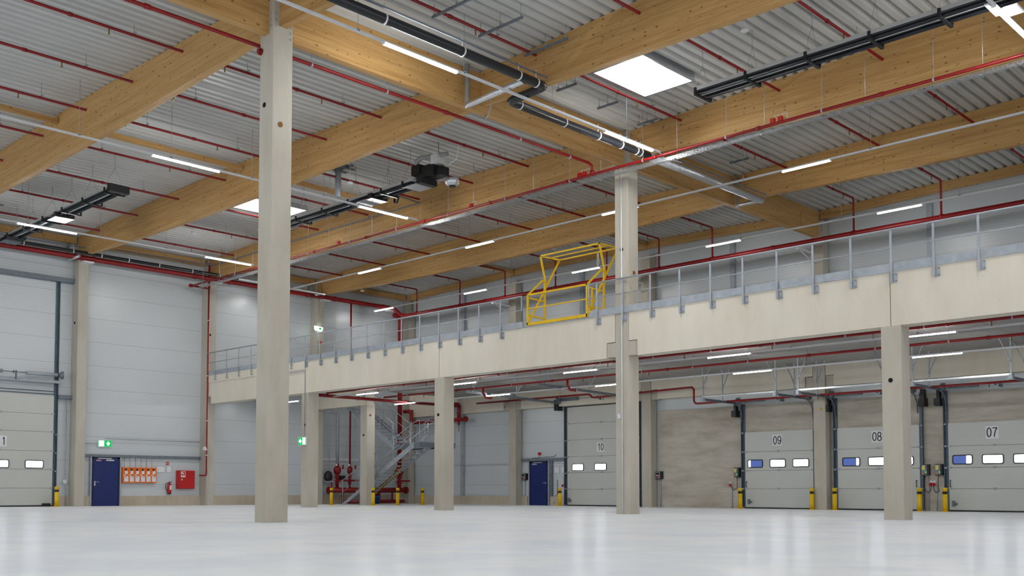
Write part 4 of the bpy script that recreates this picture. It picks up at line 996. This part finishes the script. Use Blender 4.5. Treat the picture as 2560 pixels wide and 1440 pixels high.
for x, z1, lab in ((-14.74,1.24,'grey conduit below the left control box between doors 08 and 07'),(-14.45,.9,'grey conduit below the red sockets between doors 08 and 07'),(-22.88,.86,'grey conduit below the red socket left of door 09'),(-26.48,1.2,'grey conduit below the switch box on the bare concrete wall'),(-34.72,1.2,'grey conduit below the switch box by the rear navy door')):
    y0 = (yc if x > -30 else YW)-.035; cable(lab, [(x,y0,fz(36.8)+.01),(x,y0,z1)], .02, 'galv', 'conduit', 'cable_conduit')
cable('thin cable from the control box left of dock door 09', [(-22.62,yk,1.24),(-22.62,yk,.8),(-22.8,yk,.72),(-22.92,yk,.86)])
cable('thin cable on the wall right of the rear navy door', [(-32.6,YW-.03,1.2),(-32.6,YW-.03,.5),(-32.75,YW-.03,.42),(-32.75,YW-.12,.02)])
for x0, x1, lab in ((-32.82,-32.48,'white framed notice right of the rear navy door'),(-32.37,-32.12,'second white notice, half behind the track of dock door 10')):
    t = thing('wall_notice', lab, 'notice', ((x0+x1)/2,YW,1.52)); b = MB(); b.box(x0,YW-.012,1.52,x1,YW,1.83); b.build('frame', M['grey'], t); b = MB(); b.box(x0+.015,YW-.015,1.535,x1-.015,YW-.012,1.815); b.build('sheet', M['paper'], t)
t = thing('alarm_beacon','small red alarm beacon above the rear navy door','alarm',(-33.75,YW,2.4)); b = MB(); b.box(-33.81,YW-.10,2.42,-33.69,YW,2.55); b.build('red_lamp', M['red_bright'], t); b = MB(); b.tube([(-33.75,YW-.03,2.42),(-33.78,YW-.03,2.30),(-34.3,YW-.03,2.28)],.012,6); b.tube([(-33.75,YW-.03,2.30),(-32.8,YW-.03,2.33),(-32.68,YW-.03,2.42)],.012,6); b.build('cable', M['galv_dark'], t)
# yellow dot on the column right of door 09
b = MB(); b.cyl((-18.66,36.385,3.83),(-18.66,36.4,3.83),.045,12); tag(b.build('marker_dot', M['yellow']),'small round yellow dot on the column between doors 09 and 08','marker')

# ------------------------------------------------------------------ pipes under the mezzanine
def mpipe(label, pts, r=.04, hz=(), hang=()):
    t = thing('sprinkler_pipe', label, 'sprinkler pipe', pts[0], 'red pipes under the mezzanine'); b = MB(); b.tube(pts, r, 10); b.build('pipe', M['red'], t)
    heads(t, hz)
    for p in hang:
        b = MB(); b.cyl((p[0],p[1],p[2]+r),(p[0],p[1],5.55),.007,6); b.tube([(p[0]-.02,p[1],p[2]),(p[0]+.02,p[1],p[2])],r*1.2,10); b.build('pipe_clamp', M['galv'], t)
    b = MB(); x = pts[-1][0]-1.2
    while x > pts[0][0]+1 and len(pts) < 4: b.tube([(x-.05,pts[0][1],pts[0][2]),(x+.05,pts[0][1],pts[0][2])],r*1.35,10); x -= 5.5
    if b.v: b.each('pipe_coupling', M['red'], t)
mpipe('front red pipe under the mezzanine just behind the edge beam', [(-37.5,26.9,5.04),(2,26.9,5.04)], .042, [(-33.9+3.1*k,26.9,5.04) for k in range(11)], [(-35+2.2*k,26.9,5.04) for k in range(15)])
mpipe('middle red pipe under the mezzanine between the two light rails', [(-37.2,29.9,5.02),(2,29.9,5.02)], .042, [(-34.4+3.1*k,29.9,5.02) for k in range(11)], [(-35.5+2.2*k,29.9,5.02) for k in range(15)])
mpipe('rear red pipe under the mezzanine stepping down past the track of dock door 09', [(-37.0,35.7,5.08),(-29.75,35.7,5.08),(-29.6,35.7,5.06),(-29.45,35.7,4.92),(-29.3,35.7,4.9),(-24.25,35.7,5.0),(-24.05,35.7,4.99),(-23.97,35.7,4.9),(-23.97,35.7,4.42),(-23.9,35.7,4.32),(-23.75,35.7,4.30),(2,35.7,4.34)], .042,
      [(-35+3.1*k,35.7,4.9) for k in range(3)]+[(-21.5+3.1*k,35.7,4.33) for k in range(6)], [(-36+2.3*k,35.7,5.05) for k in range(3)])
t = thing('sprinkler_main','thick red pipe under the mezzanine running back over the staircase','sprinkler main',(-37.4,30,4.9))
b = MB(); b.tube([(-37.5,25.0,4.92),(-37.5,35.0,4.92)], .07, 12); b.tube([(-37.5,26.9,4.95),(-37.5,26.9,5.1)],.05,10); b.build('pipe', M['red'], t)
for x, lab in ((-25.9,'short red drop pipe right of the track rack of door 10'),(-30.6,'short red drop pipe left of the track rack of door 10')):
    b = MB(); b.tube([(x,29.9,5.02),(x,29.9,4.8),(x,30.05,4.62),(x+.3,30.1,4.58)],.05,10); tag(b.build('drop_pipe', M['red']), lab, 'pipe')
# big wall loop near the stair
t = thing('test_loop_pipe','thick bright red pipe loop below the dock wall beam behind the landing','pipe',(-41,36.2,4.4))
b = MB(); b.tube([(-43.05,35.95,5.0),(-42.8,36.15,5.02),(-42.65,36.2,4.9),(-42.65,36.2,4.55),(-42.55,36.2,4.42),(-42.3,36.2,4.38),(-38.4,36.2,4.38),(-38.25,36.2,4.38)],.10,12)
b.tube([(-38.85,36.2,4.38),(-38.85,36.2,5.05),(-38.95,36.2,5.18),(-39.1,36.2,5.2),(-40.2,36.2,5.2)],.095,12); b.build('pipe', M['red'], t)
b = MB(); b.tube([(-38.4,36.2,4.38),(-38.28,36.2,4.38)],.14,12); b.tube([(-38.85,36.2,4.28),(-38.85,36.2,4.1)],.06,10); b.each('flange', M['red'], t)
b = MB(); b.tube([(-38.85,36.2,4.15),(-38.85,36.2,3.75)],.02,6); b.build('drain_hook', M['brass'], t)

# ------------------------------------------------------------------ sprinkler valve station on the end wall
XS = -43.05
t = thing('valve_station','red sprinkler valve station with a thick manifold on the end wall behind the stair','valve station',(XS,33.5,.0))
b = MB(); b.tube([(XS,31.05,.70),(XS,36.2,.70)],.135,16); b.build('manifold', M['red'], t)
b = MB(); b.tube([(XS,31.0,.70),(XS,31.08,.70)],.18,16); b.tube([(XS,36.1,.70),(XS,36.22,.70)],.19,16); b.each('end_flange', M['red'], t)
def valve(y, z1, r, label=None):
    b = MB(); b.tube([(XS,y,.8),(XS,y,z1)],r,12); b.build('riser', M['red'], t)
    b = MB()
    for z in (1.05,1.15,1.35,1.45): b.tube([(XS,y,z),(XS,y,z+.05)],r*1.8,14)
    b.each('flange', M['red'], t)
    b = MB(); b.lathe((XS,y,1.52),[(r*1.2,0),(r*2.2,.1),(r*2.3,.3),(r*1.3,.42)],14); b.build('alarm_valve', M['red'], t)
    b = MB(); b.tube([(XS,y,1.2),(XS+.25,y+.35,1.2),(XS+.25,y+.55,1.2)],.05,8); b.tube([(XS,y,1.7),(XS+.2,y-.25,1.75)],.03,8); b.build('side_pipe', M['red'], t)
    b = MB(); b.tube([(XS+.15,y+.2,1.9),(XS+.2,y+.26,1.9)],.11,14); b.build('hand_wheel', M['red'], t)
    b = MB(); b.tube([(XS+.1,y-.12,2.0),(XS+.12,y-.14,2.0)],.05,12); b.build('gauge', M['white'], t)
valve(31.55,2.05,.085); valve(32.35,1.95,.06); valve(35.68,1.9,.11)
b = MB(); b.tube([(XS,31.2,.7),(XS,31.2,1.15)],.04,8); b.build('riser', M['red'], t)
b = MB(); b.tube([(XS,31.9,.1),(XS,36.0,.1)],.09,12); b.tube([(XS,31.9,.1),(XS,31.9,.65)],.05,8); b.tube([(XS,34.3,.1),(XS,34.3,.65)],.07,8); b.tube([(XS,35.2,.1),(XS,35.2,.65)],.05,8); b.build('drain_pipe', M['red'], t)
b = MB(); b.lathe((XS+.15,34.0,fz(34)),[(.16,0),(.16,.34),(.19,.34),(.19,.40),(.12,.46)],16); b.build('blue_pump_head', M['bluepaint'], t)
b = MB(); b.tube([(XS+.15,34.0,.42),(XS+.1,34.0,.62)],.13,12); b.build('connection', M['red'], t)
t = thing('compressor','black compressor with gauges on the wall left of the valve station','compressor',(-43.1,31.02,1.15))
b = MB(); b.lathe((-43.1,31.02,1.18),[(.1,0),(.2,.06),(.22,.25),(.18,.4),(.08,.5)],14); b.build('tank', M['black'], t)
b = MB(); b.box(-43.3,30.85,1.1,-42.95,31.2,1.15); b.build('bracket', M['grey'], t)
cable('grey galvanised pipe rising from the valve station and bending to the column', [(XS,31.55,2.05),(XS,31.55,4.55),(XS,31.5,4.68),(XS,31.35,4.72),(XS,30.75,4.74)], .085, 'galv', 'pipe', 'galvanised_pipe')
cable('thin red riser pipe from the valve station up through the mezzanine', [(XS,32.35,1.95),(XS,32.35,10.5)], .045, 'red', 'pipe', 'riser_pipe')
cable('thick bright red riser pipe in the corner up to the high wall pipe', [(XS+.02,35.68,1.9),(XS+.02,35.68,10.05),(XS+.03,35.55,10.2),(XS+.04,35.2,10.25)], .12, 'red', 'pipe', 'riser_pipe')
b = MB(); b.box(-43.2,31.75,1.2,-42.95,32.0,1.45); tag(b.build('terminal_box', M['black']),'small black box on the valve station beside the stair','control box')
b = MB(); b.bar((XW+.05,30.9,2.3),(XW+.05,33.4,2.3),.05,.14); tag(b.build('cable_duct', M['white']),'white horizontal cable duct on the wall behind the valve station','cable duct')
# wall posts of the dock wall cladding
for x, z0, z1, lab in ((-39.2,.4,4.68,'grey steel wall post right of the staircase under the mezzanine'),(-39.15,6.0,11.2,'grey steel wall post above the mezzanine left of the pallet gate'),(-30.95,6.0,11.2,'grey steel wall post behind the pallet gate'),(-22.72,6.0,11.2,'grey steel wall post above the mezzanine right of the full-height column'),(-14.5,6.0,11.2,'grey steel wall post at the right above the mezzanine'),):
    b = MB(); b.box(x-.1,YW-.16,z0,x+.1,YW-.002,z1 if z0 < 5 else 11.1); tag(b.build('steel_wall_post', M['galv']), lab, 'post')

# ------------------------------------------------------------------ staircase
t = thing('steel_staircase','grey galvanised steel staircase with two flights and a landing under the mezzanine','staircase',(-39.2,32,0))
zl = 2.95
def flight(x0, z0, x1, z1, ya, yb, nt, first, hazard=False):
    dx = x1-x0; dz = z1-z0; sg = 1 if dx > 0 else -1
    for y, nm in ((ya,'near'),(yb,'far')):
        b = MB(); b.ext([(x0,z0-.02),(x0+sg*.2,z0-.08) if first else (x0,z0-.26),(x1,z1-.26),(x1,z1+.02)] if first else [(x0,z0-.26),(x1,z1-.26),(x1,z1+.02),(x0,z0+.02)], 'y', y-.012, y+.012)
        s_ = b.build('stringer', M['galv'], t)
        if hazard and nm == 'far':
            L = Vector((dx,0,dz)); p0 = Vector((x0,y-.014,z0)); 
            b = MB(); b.bar(p0+L*.08+Vector((0,0,-.05)), p0+L*.62+Vector((0,0,-.05)), .006, .07); b.bar(p0+L*.10+Vector((0,0,-.21)), p0+L*.62+Vector((0,0,-.21)), .006, .05); b.build('hazard_tape', M['hazard'], s_)
    for k in range(1, nt):
        x = x0+dx*k/nt; z = z0+dz*k/nt
        b = MB(); b.box(x-.14,ya,z-.045,x+.14,yb,z-.01); b.build('tread', M['galv'], t)
def handrail(pts, low, posts, name='handrail'):
    b = MB(); b.tube(pts, .021, 8); o = b.build(name, M['galv'], t)
    if low: b = MB(); b.tube(low, .014, 8); b.build('middle_rail', M['galv'], t)
    for p, z0 in posts:
        b = MB(); b.cyl((p[0],p[1],z0),p,.018,8); b.build('baluster', M['galv'], t)
flight(-42.0,0,-36.4,zl,31.05,32.1,17,True,True)
s1 = (zl)/5.6
for y in (31.05,32.1):
    f = lambda x: (x+42.0)*s1
    handrail([(-42.05,y,.95),(-42.0,y,1.15),(-36.4,y,zl+.93),(-36.2,y,zl+.98)], [(-42.0,y,.55),(-36.4,y,zl+.5)], [((x,y,f(x)+1.1 if x < -41 else f(x)+1.08-.0),f(x)-.1) for x in (-41.9,-40.6,-39.2,-37.9,-36.6)])
flight(-39.3,zl,-43.5,zl+2.52,32.2,33.3,14,False)
s2 = 2.52/4.2
for y in (32.2,33.3):
    handrail([(-39.2,y,zl+1.0),(-43.5,y,zl+3.55)], [(-39.2,y,zl+.55),(-43.5,y,zl+3.1)], [((x,y,zl+(-39.3-x)*s2+1.05),zl+(-39.3-x)*s2-.1) for x in (-39.35,-40.4,-41.5,-42.6)])
b = MB(); b.box(-36.4,31.05,zl-.05,-36.0,33.3,zl); b.box(-39.3,32.2,zl-.05,-36.4,33.3,zl); b.build('landing', M['galv_dark'], t)
b = MB(); b.box(-39.3,32.19,zl-.24,-36.4,32.215,zl); b.box(-39.3,33.29,zl-.24,-36.0,33.315,zl); b.box(-36.4,31.04,zl-.24,-36.0,31.065,zl); b.box(-36.01,31.05,zl-.24,-35.985,33.3,zl); b.each('landing_edge', M['galv_dark'], t)
handrail([(-36.2,31.05,zl+1.0),(-36.0,31.05,zl+1.0),(-36.0,33.3,zl+1.0),(-39.2,33.3,zl+1.0)], [(-36.0,31.05,zl+.5),(-36.0,33.3,zl+.5),(-39.2,33.3,zl+.5)], [((-36.0,31.05,zl+1),zl),((-36.0,32.2,zl+1),zl),((-36.0,33.3,zl+1),zl),((-37.0,33.3,zl+1),zl),((-38.2,33.3,zl+1),zl)])
for x in (-40.8,-39.3):
    b = MB(); b.ext([(x-.14,5.15),(x+.14,5.15),(x+.14,4.85),(x+.05,4.72),(x-.05,4.72),(x-.14,4.85)], 'y', 36.38, 36.415); b.bar((x,36.38,4.8),(x+.7 if x < -40 else x-.6,33.4,zl+.2),.03,.02); b.bar((x,36.38,4.8),(x,33.4,zl),.02,.02); b.build('landing_tie', M['galv'], t)

# ------------------------------------------------------------------ small things under the roof
for x, y, z, lab in ((-12.3,20.55,11.42,'white square smoke detector under the deck above the right heater'),(-26.2,19.6,10.55,'small white smoke detector on the light trunking behind the hall column'),(-38.85,21.0,11.42,'small white detector under the deck at left above the row light'),(-40.2,30.9,10.55,'small white detector under the glulam beam above the mezzanine left end'),(-27.6,31.0,10.6,'white detector under the glulam beam over the pallet gate')):
    t = thing('smoke_detector', lab, 'smoke detector', (x,y,z)); b = MB(); b.lathe((x,y,z),[(.06,0),(.10,.02),(.10,.06),(.05,.08)],14); b.build('housing', M['white'], t)
    b = MB(); b.cyl((x,y,z+.08),(x,y,ztop(x)),.006,5); b.build('stem', M['white'], t)

for x, lab in ((-19.66,'left one of the two red boxes on the main pipe beside the full-height column'),(-19.46,'right one of the two red boxes on the main pipe beside the full-height column'),(-13.14,'left one of the two red boxes on the main pipe under the right heater'),(-12.92,'right one of the two red boxes on the main pipe under the right heater'),
               (-24.4,'red box on the main pipe right of the middle tube light'),(-31.8,'red box on the main pipe just right of the hall column')):
    t = thing('junction_box', lab, 'junction box', (x,23.3,10.17), 'small red junction boxes')
    b = MB(); b.box(x-.06,23.24,10.17,x+.06,23.32,10.30); b.build('housing', M['red_bright'], t)
    b = MB(); b.tube([(x,23.3,10.30),(x+.03,23.33,10.38),(x+.14,23.35,10.38),(x+.17,23.36,10.1)],.008,6); b.build('cable', M['white'], t)
for x, lab in ((-16.69,'white cable from the end of the row light at the full-height column'),(-27.1,'white cable from the end of the middle row light to the tray'),(-37.55,'white cable from the end of the left row light behind the hall column')):
    cable(lab, [(x,23.2,10.23),(x+.03,23.3,10.2),(x+.06,23.34,10.1),(x+.12,23.42,10.07),(x+.3,23.9,10.03)], .014, 'white')
t = thing('light_sensor','pale blue flat box beside the glaring tube light at the top right corner','sensor',(-6.75,20.95,10.3))
b = MB(); b.box(-6.95,20.55,10.24,-6.86,21.2,10.27); b.box(-6.74,20.9,10.22,-6.45,21.35,10.25); b.build('housing', M['white'], t)
cable('grey bent conduit hanging under the girder and second beam joint', [(-18.7,18.35,10.55),(-18.7,18.35,10.42),(-18.45,18.2,10.40),(-18.1,17.95,10.45),(-18.1,17.95,10.75)], .016, 'galv', 'conduit', 'cable_conduit')

# ------------------------------------------------------------------ world, lights, camera
sc = bpy.context.scene
wd = D.worlds.new('World'); sc.world = wd; wd.use_nodes = True
bg = wd.node_tree.nodes['Background']; bg.inputs['Color'].default_value = (.93,.96,1,1); bg.inputs['Strength'].default_value = 1.05
def area(name, loc, sx, sy, power, rot=(0,0,0), col=(1,.98,.95)):
    l = D.lights.new(name, 'AREA'); l.shape = 'RECTANGLE'; l.size = sx; l.size_y = sy; l.energy = power; l.color = col
    o = D.objects.new(name, l); COL.objects.link(o); o.location = loc; o.rotation_euler = rot; return o
for x, y in ((-16.69,7.0),(-27.1,7.0),(-37.55,7.0),(-6.8,14.4),(-6.8,7.0),(-16.69,0),(-6.8,0),(3,7),(3,14.4),(3,21.7),(3,0)): area('tube_lamp', (x,y,ZL-.03), .08, 2.1, 62)
for x, y in ((-7.4,27.17),(-7.4,33.6),(-.6,27.17),(-.6,33.6)): area('tube_lamp', (x,y,ZL-.03), 1.5, .08, 24)
cam = D.cameras.new('camera'); co = D.objects.new('camera', cam); COL.objects.link(co); sc.camera = co
yaw, pit, f = 0.770671938, 0.0494272137, 2546.34
co.location = (0,0,.74)
co.rotation_euler = (math.pi/2+pit, 0, yaw)
cam.sensor_width = 36; cam.sensor_fit = 'HORIZONTAL'; cam.lens = f/2560*36
cam.shift_x = (1280-1274.428)/2560; cam.shift_y = (1097.4526-720)/2560
cam.clip_start = .05; cam.clip_end = 200
sc.view_settings.view_transform = 'Standard'; sc.view_settings.look = 'None'; sc.view_settings.exposure = 0.3
try:
    sc.cycles.use_denoising = True; sc.cycles.max_bounces = 5; sc.cycles.diffuse_bounces = 3; sc.cycles.glossy_bounces = 2
    sc.cycles.use_adaptive_sampling = True; sc.cycles.adaptive_threshold = .09; sc.cycles.adaptive_min_samples = 16
    sc.cycles.sample_clamp_indirect = 6.0; sc.cycles.caustics_reflective = False; sc.cycles.caustics_refractive = False
except Exception: pass
